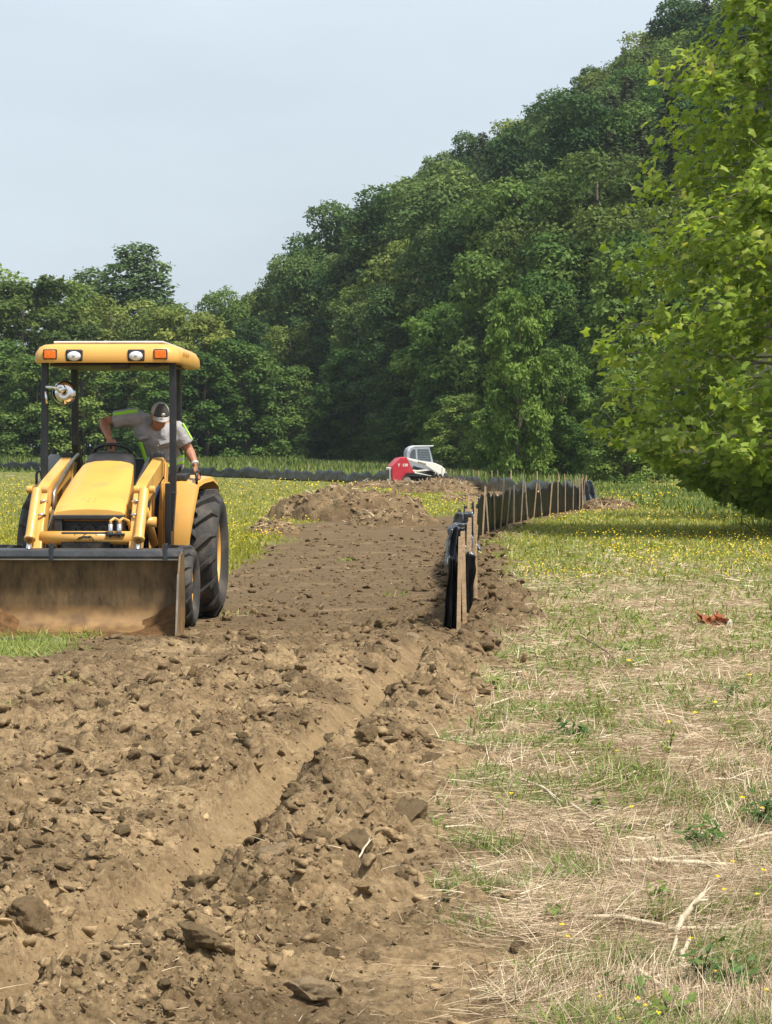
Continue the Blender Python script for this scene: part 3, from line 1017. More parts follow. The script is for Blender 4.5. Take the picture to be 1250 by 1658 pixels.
zb = gh(9.05, 46.0)
so, nlv = sycamore(9.05, 46.0, zb, [0, 0.5, 1.2, 2.1, 3.8, 5.0, 6.2, 7.4, 8.6, 9.6, 10.9, 13.5, 15],
                   [1.8, 2.6, 4.1, 4.8, 4.75, 4.4, 4.0, 3.7, 3.2, 3.0, 2.5, 1.2, 0.2], 14.6, 300,
                   'large bright yellow-green sycamore with lobed leaves at the field edge', 21, dens=0.84, leaf=0.25)
sycamore(11.8, 57.0, gh(11.8, 57.0), [0, 1.2, 3, 6, 9, 12], [1.5, 3.6, 3.9, 3.2, 2.0, 0.3], 11.5, 70,
         'smaller sycamore sapling beyond the large sycamore, leaves almost to the ground', 22, dens=0.8)
print('sycamore leaves', nlv, 'trees', ntree)
# ================================================================== SILT FENCE
film = pm('black_film', (0.007, 0.0075, 0.0075), 0.40, 0, 0.3, 5, 0.5, 6, dirt=(0.03, 0.023, 0.015), dirt_amt=0.02, dirt_scale=3, spec=0.08)
sheen = pm('loose_film', (0.014, 0.015, 0.017), 0.34, 0, 0.3, 5, 0.4, 5, spec=0.5)
sheen_tint_film = pm('painted_sheen_film', (0.13, 0.145, 0.165), 0.28, 0.35, 0.5, 9, 0.5, 14, spec=0.7)  # black film in folds: sky sheen put into a grey-blue base colour
stake_m = pm('stake_wood', (0.43, 0.30, 0.18), 0.75, 0, 0.25, 14, 0.4, 40, dirt=(0.2, 0.14, 0.085), dirt_amt=0.2, dirt_scale=6, spec=0.25)


def path_points(pts, step):
    P = [Vector((p[0], p[1], 0)) for p in pts]
    L = [0]
    for a, b in zip(P, P[1:]): L.append(L[-1] + (b - a).length)
    n = max(2, int(L[-1] / step))
    s = np.linspace(0, L[-1], n + 1)
    return np.interp(s, L, [p.x for p in P]), np.interp(s, L, [p.y for p in P]), s


def fabric(name, pts, step, height, sag_at, sag, parent, seed, lean=0.0, rows=7, crump=0.035):
    x, y, s = path_points(pts, step)
    tx, ty = np.gradient(x), np.gradient(y)
    ln = np.hypot(tx, ty); nx, ny = ty / ln, -tx / ln
    g = ground_h(x, y)[0]
    sa = np.array(sag_at)
    V = []
    near = np.min(np.abs(s[:, None] - sa[None, :]), axis=1)
    gap = 0.8
    drop = sag * np.clip(near / gap, 0, 1) ** 1.3 * np.clip(0.7 + 2.0 * perlin(s / 2.3 + seed, s * 0 + seed), 0, 2)
    top = height - drop + 0.06 * perlin(s / 0.9 + seed, s * 0 + 3) + 0.16 * perlin(s / 4.0 + seed, s * 0 + 8)
    for k in range(rows):
        t = k / (rows - 1)
        off = crump * (perlin(s / 0.33 + t * 1.1 + seed, s * 0 + t * 2.2) * 1.2 + 0.6 * perlin(s / 0.12 + t * 2.5, s * 0 + t * 3 + seed)) + lean * t
        off = off + 0.07 * t * (1 - t) * 4 * perlin(s / 1.7 + seed, s * 0 + 1) * crump / 0.035
        z = np.where(t == 0, g - 0.05, g + top * t)
        V.append(np.stack([x + nx * off, y + ny * off, z], 1))
    V = np.stack(V, 1)
    n = len(x)
    i = (np.arange(n - 1)[:, None] * rows + np.arange(rows - 1)[None, :]).ravel()
    me = np_mesh(name, V.reshape(-1, 3), None, None, np.stack([i, i + rows, i + rows + 1, i + 1], 1))
    o = link(name, me, sheen if parent.get('glossy') else film, parent)
    m = o.modifiers.new('film', 'SOLIDIFY'); m.thickness = 0.005
    return o


rs = random.Random(3)


def stake_mesh():
    b_ = MB()
    b_.prism([(-.021, -.35), (0, -.42), (.021, -.35), (.021, .995), (.015, 1.0), (-.017, 1.0), (-.021, .992)], -.016, .016, 'y')
    return b_.mesh('stake')


STK = stake_mesh(); STK.materials.append(stake_m)
STK_OLD = stake_mesh(); STK_OLD.materials.append(pm('weathered_stake', (0.29, 0.235, 0.17), 0.85, 0, 0.3, 14, 0.4, 40, spec=0.15))


def stake(parent, x, y, h, lean=(0, 0), rz=0.0):
    o = bpy.data.objects.new('stake', STK_OLD if y > 40 and rs.random() < .6 else STK); col.objects.link(o); o.parent = parent
    o.location = (x, y, gh(x, y)); o.scale = (rs.uniform(.8, 1.05) if y < 40 else rs.uniform(.62, .85), .8, h)
    o.rotation_euler = (lean[0], lean[1], rz)
    return o


fence = empty('silt_fence', (0.67, 21.0, 0))
tag(fence, 'black plastic silt fence on wooden stakes along the trench, its loose end bunched', 'silt fence')
fence.location = (0, 0, 0)
fp = list(zip(FE_X, FE_Y))
stk_y = [21.6, 24.4, 25.6, 31.2, 36.0, 41.5, 45.2, 46.9, 48.5, 50.0, 51.6, 53.2, 54.8, 56.3, 57.8, 59.3, 60.8, 62.4, 63.8, 65.2, 66.4, 67.5, 68.6]
_x, _y, _s = path_points(fp, 0.05)
fabric('fabric', [(0.70, 21.5)] + [(a, b_) for a, b_ in fp if b_ > 21.5], 0.09, 0.80, [float(np.interp(yy, _y, _s)) for yy in stk_y], 0.13, fence, 4.2)
for yy in stk_y:
    xx = float(np.interp(yy, FE_Y, FE_X))
    stake(fence, xx + 0.045, yy - 0.03, rs.uniform(0.84, 1.0), (rs.uniform(-.06, .06), rs.uniform(-.09, .09)), rs.uniform(-.5, .5))
# the bunched end: extra stakes standing close together, fabric folded over them
for xx, yy, hh, ly in ((0.675, 21.05, 0.90, 0.02), (0.79, 22.3, 0.93, 0.03), (0.85, 23.3, 0.98, 0.015), (0.99, 24.9, 0.92, -0.015), (0.98, 26.6, 0.95, 0.02)):
    stake(fence, xx, yy, hh, (rs.uniform(-.03, .03), ly), rs.uniform(-.2, .2))


def crumple(name, c, w, h, amp, seed, parent, rot=0.0, tilt=0.0, nu=26, nv=22, roll=0.0):
    """a loose hanging sheet with folds"""
    u = np.linspace(-1, 1, nu); v = np.linspace(0, 1, nv)
    Uu, Vv = np.meshgrid(u, v)
    fold = amp * (np.sin(Uu * 7 + 2.2 * Vv + seed) + 0.6 * np.sin(Uu * 15 - 3 * Vv + seed * 2) + 1.4 * perlin(Uu * 2.5 + seed, Vv * 3.0))
    x = Uu * w / 2 * (1 - 0.25 * Vv + 0.15 * perlin(Vv * 2 + seed, Uu * 0)) + tilt * Vv
    z = Vv * h * (1 + 0.12 * perlin(Uu * 2 + seed, Vv * 0 + 2))
    y = fold + roll * np.sin(Vv * 3.14)
    ca, sa = math.cos(rot), math.sin(rot)
    P = np.stack([c[0] + x * ca - y * sa, c[1] + x * sa + y * ca, c[2] + z], -1).reshape(-1, 3)
    i = (np.arange(nv - 1)[:, None] * nu + np.arange(nu - 1)[None, :]).ravel()
    me = np_mesh(name, P, None, None, np.stack([i, i + 1, i + nu + 1, i + nu], 1))
    o = link(name, me, sheen_tint_film if name == 'fabric_fold' else film, parent)
    m = o.modifiers.new('film', 'SOLIDIFY'); m.thickness = 0.005
    return o


gz = gh(0.7, 21.5)
crumple('fabric_end', (0.625, 21.35, gz - 0.02), 0.16, 0.66, 0.030, 1.0, fence, 0.25, 0.03)
crumple('fabric_end', (0.74, 21.75, gz + 0.10), 0.26, 0.56, 0.03, 2.4, fence, 0.9, 0.05)
crumple('fabric_fold', (0.655, 21.7, gz + 0.56), 0.17, 0.36, 0.055, 3.1, fence, 0.2, 0.03, roll=0.10)
crumple('fabric_fold', (0.80, 22.9, gz + 0.60), 0.26, 0.32, 0.05, 5.3, fence, 1.1, -0.05, roll=0.09)
crumple('fabric_fold', (0.93, 25.2, gz + 0.55), 0.34, 0.42, 0.06, 7.7, fence, 0.6, -0.06, roll=0.08)

far_fence = empty('silt_fence', (0, 0, 0))
far_fence['glossy'] = 1
tag(far_fence, 'long low black silt fence running behind the track loader to far field side', 'silt fence')
fp2 = [(6.15, 70.5), (6.05, 77), (5.9, 84), (4.6, 91), (3.5, 104), (2.0, 121), (-2, 131), (-9, 150), (-20, 165), (-33, 177), (-52, 190)]
_x2, _y2, _s2 = path_points(fp2, 0.1)
st2 = list(np.arange(0.3, _s2[-1], 2.1))
fabric('fabric', fp2, 0.22, 0.70, st2, 0.20, far_fence, 9.1, rows=6, crump=0.06)
for s in st2:
    xx, yy = float(np.interp(s, _s2, _x2)), float(np.interp(s, _s2, _y2))
    back = s > 20
    if back and xx < -4 and rs.random() < 0.5: continue
    stake(far_fence, xx + (0.05 if not back else 0.02), yy + (0.06 if back else 0), rs.uniform(0.86, 1.0), (rs.uniform(-.05, .05), rs.uniform(-.06, .06)), rs.uniform(-.6, .6))
crumple('fabric_fold', (6.35, 70.1, gh(6.3, 70) - 0.02), 0.5, 0.80, 0.05, 4.4, far_fence, 0.3, -0.18)
for k in range(4):
    stake(far_fence, 5.75 + 0.14 * k, 69.6 + 0.3 * k, rs.uniform(0.9, 1.05), (0, rs.uniform(-.1, .1)))

# ================================================================== TRACTOR
yellow = pm('loader_yellow', (0.64, 0.352, 0.082), 0.36, 0, 0.06, 3, 0.05, 30, dirt=(0.37, 0.245, 0.12), dirt_amt=0.34, dirt_scale=4, spec=0.5)
blackp = pm('black_plastic', (0.022, 0.022, 0.024), 0.5, 0, 0.25, 6, 0.2, 60, dirt=(0.13, 0.10, 0.065), dirt_amt=0.10)
blackm = pm('black_steel', (0.014, 0.015, 0.018), 0.38, 0, 0.3, 5, 0.1, 40, dirt=(0.12, 0.095, 0.06), dirt_amt=0.08)
greym = pm('grey_steel', (0.034, 0.037, 0.042), 0.45, 0.0, 0.3, 5, 0.2, 40, dirt=(0.16, 0.11, 0.06), dirt_amt=0.2)
engine_m = pm('engine', (0.018, 0.017, 0.016), 0.6, 0.2, 0.4, 9, 0.3, 40, dirt=(0.09, 0.065, 0.04), dirt_amt=0.3)
chrome = pm('chrome', (0.75, 0.76, 0.78), 0.12, 1.0, 0.05)
rubber = pm('tyre_rubber', (0.042, 0.040, 0.038), 0.75, 0, 0.3, 4, 0.3, 50, dirt=(0.14, 0.115, 0.085), dirt_amt=0.40, dirt_scale=3.2, spec=0.3)
lensw = pm('lamp_lens', (0.72, 0.73, 0.74), 0.12, 0.25, 0.08, 40, 0.3, 120)
amber = pm('amber_lens', (0.75, 0.16, 0.008), 0.25, 0, 0.15, 60, 0.3, 90)
hose_m = pm('hose', (0.10, 0.085, 0.065), 0.6, 0, 0.3)
steelb = pm('bare_steel', (0.30, 0.28, 0.25), 0.35, 0.8, 0.2, 9)

# bucket steel: brown scuffed paint and rust with vertical streaks, tan below the bend of the back plate
bucket_m, n, l, b = nmat('bucket_steel')
t = n.new('ShaderNodeTexCoord'); mp_ = n.new('ShaderNodeMapping'); mp_.inputs['Scale'].default_value = (6.5, 3, 2.4)
l.new(t.outputs['Object'], mp_.inputs['Vector'])
a = n.new('ShaderNodeTexNoise'); a.inputs['Scale'].default_value = 1.6; a.inputs['Detail'].default_value = 8; a.inputs['Roughness'].default_value = 0.7
l.new(mp_.outputs['Vector'], a.inputs['Vector'])
r = n.new('ShaderNodeValToRGB'); r.color_ramp.elements[0].position = 0.32; r.color_ramp.elements[1].position = 0.7
r.color_ramp.elements[0].color = (0.050, 0.031, 0.015, 1); r.color_ramp.elements[1].color = (0.21, 0.135, 0.062, 1)
l.new(a.outputs['Fac'], r.inputs['Fac'])
sp = n.new('ShaderNodeSeparateXYZ'); l.new(t.outputs['Object'], sp.inputs[0])
mr = n.new('ShaderNodeMapRange'); mr.inputs['From Min'].default_value = 0.31; mr.inputs['From Max'].default_value = 0.255
l.new(sp.outputs['Z'], mr.inputs['Value'])
x_ = n.new('ShaderNodeMix'); x_.data_type = 'RGBA'
fn = n.new('ShaderNodeTexNoise'); fn.inputs['Scale'].default_value = 7; fn.inputs['Detail'].default_value = 8; l.new(t.outputs['Object'], fn.inputs['Vector'])
fr_ = n.new('ShaderNodeValToRGB'); fr_.color_ramp.elements[0].position = .3; fr_.color_ramp.elements[1].position = .68
fr_.color_ramp.elements[0].color = (.11, .060, .025, 1); fr_.color_ramp.elements[1].color = (.28, .165, .062, 1)
l.new(fn.outputs['Fac'], fr_.inputs['Fac']); l.new(fr_.outputs['Color'], x_.inputs[7])
l.new(mr.outputs['Result'], x_.inputs[0]); l.new(r.outputs['Color'], x_.inputs[6]); l.new(x_.outputs[2], b.inputs['Base Color'])
b.inputs['Roughness'].default_value = 0.55; b.inputs['Metallic'].default_value = 0.15

TX0, TY0 = -2.665, 23.2
tractor = empty('loader_tractor', (TX0, TY0, -0.045), R(-2.2))
tag(tractor, 'yellow front loader tractor with black roll posts and canopy, bucket lowered', 'tractor')
T = tractor


def tyre(parent, r, rin, hw, nlug, lugh, lugw, nsub=4, sgn=1):
    """turned carcass with slanted bar lugs on the tread"""
    m = MB()
    pr = [(-hw * .72, rin), (-hw * .95, rin + (r - rin) * .25), (-hw, rin + (r - rin) * .55), (-hw * .93, r - lugh * 1.6), (-hw * .78, r - lugh), (-hw * .3, r - lugh * .75),
          (hw * .3, r - lugh * .75), (hw * .78, r - lugh), (hw * .93, r - lugh * 1.6), (hw, rin + (r - rin) * .55), (hw * .95, rin + (r - rin) * .25), (hw * .72, rin)]
    m.lathe(pr, n=56)
    for side in (-1, 1):
        for k in range(nlug):
            a0 = 2 * math.pi * (k + (0.5 if side > 0 else 0)) / nlug
            secs = []
            for j in range(nsub + 1):
                q = j / nsub
                ax = side * hw * (-0.06 + 1.02 * q)
                aa = a0 + sgn * (0.33 * (1 - q) ** 1.0) * 14 / nlug
                rad = r - (0.0 if q < 0.8 else lugh * 1.5 * (q - .8) / .2)
                lo = r - lugh * 2.2 if q > .7 else r - lugh * 1.3
                ht = lugw / r * (1.0 if q < .8 else 1.15)
                sec = []
                for da, rr_ in ((-ht * .62, lo), (-ht * .45, rad), (ht * .45, rad), (ht * .62, lo)):
                    sec.append((ax, rr_ * math.cos(aa + da), rr_ * math.sin(aa + da)))
                secs.append(sec)
            m.loft(secs)
    return m.build('tyre', rubber, parent, smooth=False, bevel=0.006, seg=1)


def rim(parent, r, hw, side, mat=None):
    m = MB()
    m.lathe([(-hw, r), (-hw, r * .93), (-hw * .8, r * .9), (hw * .8 * 1, r * .9), (hw, r * .93), (hw, r)], n=40)
    d = side * hw * 0.35
    m.lathe([(d - .01, 0.001), (d - .01, r * .91), (d + .012, r * .91), (d + .03 * side, r * .6), (d + .012, r * .35), (d + .012, 0.001)], n=40)
    o = m.build('rim', mat or yellow, parent, smooth=True)
    k = MB()
    k.cyl((d, 0, 0), (d + side * .09, 0, 0), r * .26, 20)
    for i in range(8):
        a_ = 2 * math.pi * i / 8
        k.cyl((d, r * .42 * math.cos(a_), r * .42 * math.sin(a_)), (d + side * .05, r * .42 * math.cos(a_), r * .42 * math.sin(a_)), .014, 6)
    k.build('hub', greym, parent, bevel=.004)
    return o


for s in (-1, 1):
    wl = empty('wheel'); wl.parent = T; wl.location = (s * 0.79, 0, 0.655)
    tyre(wl, 0.655, 0.36, 0.215, 15, 0.068, 0.072)
    rim(wl, 0.365, 0.15, s)
    wl = empty('wheel'); wl.parent = T; wl.location = (s * 0.80, -1.85, 0.415)
    tyre(wl, 0.400, 0.215, 0.155, 14, 0.034, 0.046, sgn=1)
    rim(wl, 0.22, 0.10, s)
# running gear
m = MB(); m.box((0, -.9, .62), (.34, 2.1, .34)); m.box((0, -1.9, .7), (.46, .9, .5)); m.box((0, 0, .66), (.5, .55, .5))
m.box((.24, -1.3, .75), (.12, .5, .3)); m.cyl((-.3, -1.4, .85), (-.3, -.9, .85), .07); m.cyl((.3, -1.75, .95), (.3, -1.35, .95), .08)
m.build('chassis', engine_m, T, bevel=.015)
MB().box((0, -1.85, .42), (1.25, .16, .15)).cyl((-.62, -1.85, .415), (.62, -1.85, .415), .06).build('front_axle', engine_m, T, bevel=.01)
MB().cyl((-.62, 0, .655), (.62, 0, .655), .12).build('rear_axle', engine_m, T, smooth=True)

# hood: wedge with rounded shoulders, rising to the dash
secs = []
for q in np.linspace(0, 1, 9):
    yy = -2.16 + 1.12 * q
    top = 1.135 + 0.445 * (q ** 0.88)
    hw = 0.335 - 0.085 * q ** 1.6
    bot = 1.10 if q < .02 else 1.0
    r_ = 0.055
    sec = [(-hw, yy, bot), (-hw, yy, top - r_), (-hw * .985, yy, top - r_ * .45), (-hw + r_ * .7, yy, top - r_ * .08), (-hw * .5, yy, top + .014), (0, yy, top + .02),
           (hw * .5, yy, top + .014), (hw - r_ * .7, yy, top - r_ * .08), (hw * .985, yy, top - r_ * .45), (hw, yy, top - r_), (hw, yy, bot)]
    secs.append(sec)
hood = MB().loft(secs).build('hood', yellow, T, smooth=True)
m_ = hood.modifiers.new('e', 'EDGE_SPLIT'); m_.split_angle = R(48)
for dx, dz in ((-.03, 0), (.03, 0), (-.03, .045), (.03, .045)):
    k = MB()
    yq = -2.16 + 1.12 * (.12 + dz)
    k.ell((dx, yq, 1.135 + .445 * ((.12 + dz) ** .88) + .018), (.006, .006, .004), 8, 5)
    k.build('rivet', greym, hood)
# grille under the hood nose
g_ = MB()
g_.box((0, -2.14, 1.08), (.66, .10, .045)); g_.box((0, -2.13, .86), (.64, .10, .06))
g_.box((-.285, -2.13, .97), (.075, .10, .19)); g_.box((.285, -2.13, .97), (.075, .10, .19)); g_.box((0, -2.07, .97), (.6, .02, .24))
gr_ = g_.build('grille', blackp, T, bevel=.012)
for zz in (.92, .97, 1.02):
    MB().box((0, -2.095, zz), (.50, .012, .010)).build('slat', blackm, gr_)
for xx in (-.13, .0, .13):
    MB().lathe([(-.03, .012), (-.03, .05), (.01, .05), (.01, .012)], (xx, -2.09, .965), 14, 'y').build('vent', blackm, gr_)
MB().prism([(-2.1, .72), (-2.1, .82), (-1.1, 1.0), (-.95, 1.0), (-.95, .72)], -.31, .31, 'x').build('side_panel', blackp, T, bevel=.01)

# dash cowl and steering wheel
secs = []
for q in np.linspace(0, 1, 7):
    yy = -1.08 + .34 * q
    top = 1.56 + .13 * math.sin(q * 1.9)
    hw = .255 - .03 * q
    secs.append([(-hw, yy, 1.1), (-hw, yy, top - .1), (-hw * .9, yy, top - .03), (-hw * .6, yy, top), (hw * .6, yy, top), (hw * .9, yy, top - .03), (hw, yy, top - .1), (hw, yy, 1.1)])
MB().loft(secs).build('dash', blackp, T, smooth=True)
sw = MB()
rot = Matrix.Rotation(R(-32), 3, 'X')
ring = [Vector((-.02, -.62, 1.66)) + rot @ Vector((.19 * math.cos(a_), .19 * math.sin(a_), 0)) for a_ in np.linspace(0, 2 * math.pi, 25)]
sw.tube(ring, .016, 8, caps=False)
for a_ in (.5, 2.6, 4.7):
    sw.tube([Vector((-.02, -.62, 1.64)), Vector((-.02, -.62, 1.66)) + rot @ Vector((.19 * math.cos(a_), .19 * math.sin(a_), 0))], .011, 6)
sw.cyl((-.02, -.62, 1.64), (-.02, -.80, 1.46), .028)
sw.build('steering_wheel', blackp, T, smooth=True)
# seat and operator platform
MB().box((0, .02, 1.06), (.50, .46, .12)).build('seat', blackp, T, bevel=.04, seg=3)
MB().box((0, .26, 1.36), (.46, .10, .52), Matrix.Rotation(R(-8), 3, 'X')).box((0, .06, .92), (.3, .3, .2)).build('backrest', blackp, T, bevel=.04, seg=3)
MB().box((0, -.72, .60), (1.16, .78, .045)).build('platform', blackm, T, bevel=.008)
# fenders: front plate sloping up before the tyre, curved top over it
for s in (-1, 1):
    prof = [(-.62, .52), (-.70, .82), (-.66, 1.10), (-.54, 1.36), (-.34, 1.40), (.10, 1.42), (.40, 1.36), (.60, 1.16), (.68, .95)]
    xi = [.44, .44, .44, .44, .44, .44, .44, .44, .44]
    xo = [.70, .735, .775, .81, .84, .88, .90, .90, .88]
    outer_ = []
    m = MB()
    for (a0, b0), i0, o0, (a1, b1), i1, o1 in zip(prof, xi, xo, prof[1:], xi[1:], xo[1:]):
        pass
    th = .03
    secs = []
    for j, (yy, zz) in enumerate(prof):
        p0 = prof[max(j - 1, 0)]; p1 = prof[min(j + 1, len(prof) - 1)]
        d_ = Vector((0, p1[0] - p0[0], p1[1] - p0[1])).normalized(); nn = Vector((0, -d_.z, d_.y))
        c_ = Vector((0, yy, zz))
        a_ = c_ + Vector((s * xi[j], 0, 0)); e_ = c_ + Vector((s * xo[j], 0, 0)); mid = c_ + Vector((s * (xi[j] * .45 + xo[j] * .55), 0, 0)) + nn * .02
        lip = e_ + Vector((s * .015, 0, 0)) - nn * .03
        secs.append([a_ + nn * .012, mid + nn * .012, e_ + nn * .012, lip, e_ - nn * .02, mid - nn * .014, a_ - nn * .014])
    m.loft(secs)
    fo = m.build('fender', yellow, T, smooth=True)
    em = fo.modifiers.new('e', 'EDGE_SPLIT'); em.split_angle = R(50)
    MB().prism([(-.60, .60), (-.66, .85), (-.60, 1.12), (-.5, 1.34), (.38, 1.34), (.56, 1.14), (.62, .7)], s * .43, s * .455, 'x').build('inner_panel', yellow, fo)
    MB().box((s * .60, -.36, 1.43), (.20, .30, .085)).build('side_console', blackp, T, bevel=.025, seg=3)
    MB().tube([(s * .80, -.54, 1.34), (s * .80, -.54, 1.46), (s * .80, -.48, 1.49), (s * .80, -.30, 1.49), (s * .80, -.26, 1.40)], .014, 8).build('grab_handle', blackm, fo, smooth=True)
# roll posts
for s in (-1, 1):
    MB().bar((s * .625, -.98, 2.56), (s * .63, -1.02, 1.28), .062, .075).bar((s * .63, -1.02, 1.30), (s * .60, -1.0, .92), .062, .085).build('front_post', blackm, T, bevel=.008)
    MB().prism([(-1.06, 1.38), (-.92, 1.38), (-.80, 1.05), (-.86, .60), (-1.04, .60), (-1.08, .95)], s * .555, s * .615, 'x').build('post_bracket', blackm, T, bevel=.008)
    MB().bar((s * .53, .12, 2.56), (s * .53, .15, 1.75), .065, .10).bar((s * .53, .15, 1.78), (s * .50, .36, 1.40), .065, .10).bar((s * .50, .36, 1.42), (s * .50, .38, .75), .065, .10).build('rear_post', blackm, T, bevel=.008)
    for zz in (1.10, .72):
        MB().cyl((s * .612, -.98, zz), (s * .632, -.98, zz), .017, 6).build('bolt', steelb, T)
MB().bar((.60, -.20, 1.60), (.59, -.10, 2.10), .02, .02).bar((.60, -.2, 1.60), (.60, -.30, 1.45), .02, .02).build('side_rail', blackm, T)
# canopy roof
secs = []
RW, RY0, RY1 = .70, -1.20, .66
def roof_sec(z, inset, ydrop=0.0):
    pts = []
    w_ = RW - inset
    y0, y1 = RY0 + inset * .7, RY1 - inset
    rc = .16
    for cx_, cy_, a0 in ((w_ - rc, y0 + rc, -90), (w_ - rc, y1 - rc, 0), (-w_ + rc, y1 - rc, 90), (-w_ + rc, y0 + rc, 180)):
        for k_ in range(6):
            a_ = R(a0 + 90 * k_ / 5)
            pts.append((cx_ + rc * math.cos(a_), cy_ + rc * math.sin(a_), z + .02 * (cx_ / w_) ** 2 * 0))
    return pts
secs = [roof_sec(2.50, .03), roof_sec(2.485, .0), roof_sec(2.51, -.012), roof_sec(2.58, -.005), roof_sec(2.64, .03), roof_sec(2.665, .075), roof_sec(2.668, .11), roof_sec(2.645, .14)]
roof = MB().loft(secs).build('roof', yellow, T, smooth=True)
em = roof.modifiers.new('e', 'EDGE_SPLIT'); em.split_angle = R(55)
MB().box((0, -.27, 2.690), (1.08, 1.46, .026)).build('roof_panel', pm('roof_panel', (.55, .53, .48), .5, 0, .1), roof, bevel=.01)
MB().box((0, -.27, 2.667), (1.03, 1.42, .030)).build('roof_seal', blackp, roof)
MB().box((0, -.34, 2.475), (1.16, 1.3, .03)).build('roof_liner', blackp, roof, bevel=.01)
MB().box((.12, -1.02, 2.455), (.17, .14, .05)).build('roof_console', blackp, roof, bevel=.012)
MB().box((.42, -1.0, 2.462), (.15, .1, .035)).build('roof_console', blackp, roof, bevel=.012)
for s in (-1, 1):
    MB().box((s * .30, -1.203, 2.555), (.165, .035, .115)).build('lamp_recess', blackp, roof, bevel=.015)
    hl = MB().ell((s * .30, -1.225, 2.548), (.067, .028, .046), 18, 10).build('headlight', lensw, roof, smooth=True)
    MB().ell((s * .30, -1.252, 2.548), (.016, .006, .016), 10, 6).build('bulb', chrome, hl, smooth=True)
    MB().box((s * .535, -1.198, 2.565), (.135, .035, .10)).build('lamp_frame', blackp, roof, bevel=.01)
    MB().box((s * .535, -1.214, 2.563), (.112, .03, .078)).build('turn_signal', amber, roof, bevel=.008)
# faint moulded lettering on the roof's side
k = MB()
for i, (w1, h1) in enumerate(((.012, .05), (.03, .012), (.012, .045), (.035, .01), (.012, .045), (.012, .04), (.03, .01), (.012, .045), (.03, .012))):
    k.box((.7125, -.86 + .058 * i, 2.575 + .006 * (i % 3)), (.004, w1 * 1.4, h1))
k.build('moulded_marks', pm('roof_marks', (.42, .23, .05), .5), roof)
# spot lamp on the front post, facing away
sl = MB(); sl.lathe([(0, .001), (.0, .075), (.03, .112), (.055, .118), (.06, .112), (.04, .10), (.02, .06), (.012, .001)], (-.44, -1.02, 2.21), 26, 'y')
sl_o = sl.build('spot_lamp', chrome, T, smooth=True)
MB().lathe([(-.07, .001), (-.07, .036), (-.055, .045), (0, .045), (.01, .001)], (-.455, -1.02, 2.25), 18, 'y').build('lamp_knob', chrome, sl_o, smooth=True)
MB().cyl((-.61, -1.03, 2.265), (-.47, -1.03, 2.255), .020, 10).cyl((-.61, -1.04, 2.22), (-.60, -1.04, 2.10), .012, 8).build('lamp_arm', chrome, sl_o, smooth=True)

roof.location.z += .06; sl_o.location.z += .05
# ---- loader
for s in (-1, 1):
    x0 = s * .455
    arm = MB()
    prof = [(-.55, 1.50), (-.62, 1.60), (-.80, 1.63), (-1.80, 1.42), (-2.02, 1.36), (-2.13, 1.24), (-2.62, .44), (-2.54, .34), (-2.46, .36), (-1.98, 1.14), (-1.86, 1.22), (-.80, 1.44)]
    arm.prism(prof, x0 - .055, x0 + .055, 'x')
    ao = arm.build('loader_arm', yellow, T, bevel=.012)
    MB().box((x0, -.72, 1.63), (.10, .13, .10)).build('arm_cap', blackp, T, bevel=.015)
    MB().prism([(-.60, 1.58), (-.76, 1.58), (-.98, 1.02), (-1.0, .70), (-.72, .70), (-.72, 1.1)], s * .385, s * .405, 'x').build('mast_plate', yellow, T, bevel=.006)
    MB().prism([(-.60, 1.58), (-.76, 1.58), (-.98, 1.02), (-1.0, .70), (-.72, .70), (-.72, 1.1)], s * .515, s * .530, 'x').build('mast_plate', yellow, T, bevel=.006)
    # bucket cylinder in front of the arm
    cy = MB()
    x1 = s * .50
    cy.cyl((x1, -2.06, 1.33), (x1, -2.42, .885), .047, 18); cy.cyl((x1, -2.405, .905), (x1, -2.425, .88), .054, 18)
    co = cy.build('cylinder', yellow, T, bevel=.006)
    MB().cyl((x1, -2.42, .885), (x1, -2.555, .715), .023, 14).build('rod', chrome, co, smooth=True)
    for e_ in (-1, 1):
        MB().cyl((x1 + e_ * .10, -2.05, 1.335), (x1 + e_ * .045, -2.05, 1.335), .036, 14).build('pivot_pin', yellow, co, bevel=.008)
    for q in (.22, .5):
        k = MB()
        c_ = Vector((x1, -2.06, 1.33)).lerp(Vector((x1, -2.42, .885)), q)
        k.tube([c_ + Vector((-s * .05 * 1, -.02, 0)), c_ + Vector((-s * .085, 0, 0)), c_ + Vector((-s * .10, .03, -.01))], .013, 8)
        k.build('port', chrome, co, smooth=True)
    # lift cylinder behind
    MB().cyl((s * .455, -1.75, 1.14), (s * .455, -1.1, .80), .042, 14).build('lift_cylinder', yellow, T, smooth=True)
    MB().cyl((s * .36, -1.62, 1.02), (s * .55, -1.62, 1.02), .05, 14).build('pivot_tube', yellow, T, smooth=True)
    # pipes and hoses
    h_ = MB()
    h_.tube([(s * .36, -.66, 1.66), (s * .37, -.95, 1.60), (s * .375, -1.75, 1.36), (s * .38, -1.86, 1.30), (s * .38, -1.90, 1.12)], .017, 8)
    h_.build('hydraulic_pipe', greym if s > 0 else steelb, T, smooth=True)
    for j in range(3):
        a_ = rs.uniform(-.03, .03)
        MB().tube([(s * (.38 - .03 * j), -1.90, 1.14), (s * (.40 - .05 * j) + a_, -2.0 - .03 * j, 1.02), (s * (.41 - .04 * j), -2.1, .92), (s * (.36 - .05 * j), -2.2, .80)], .013, 7).build('hose', hose_m, T, smooth=True)
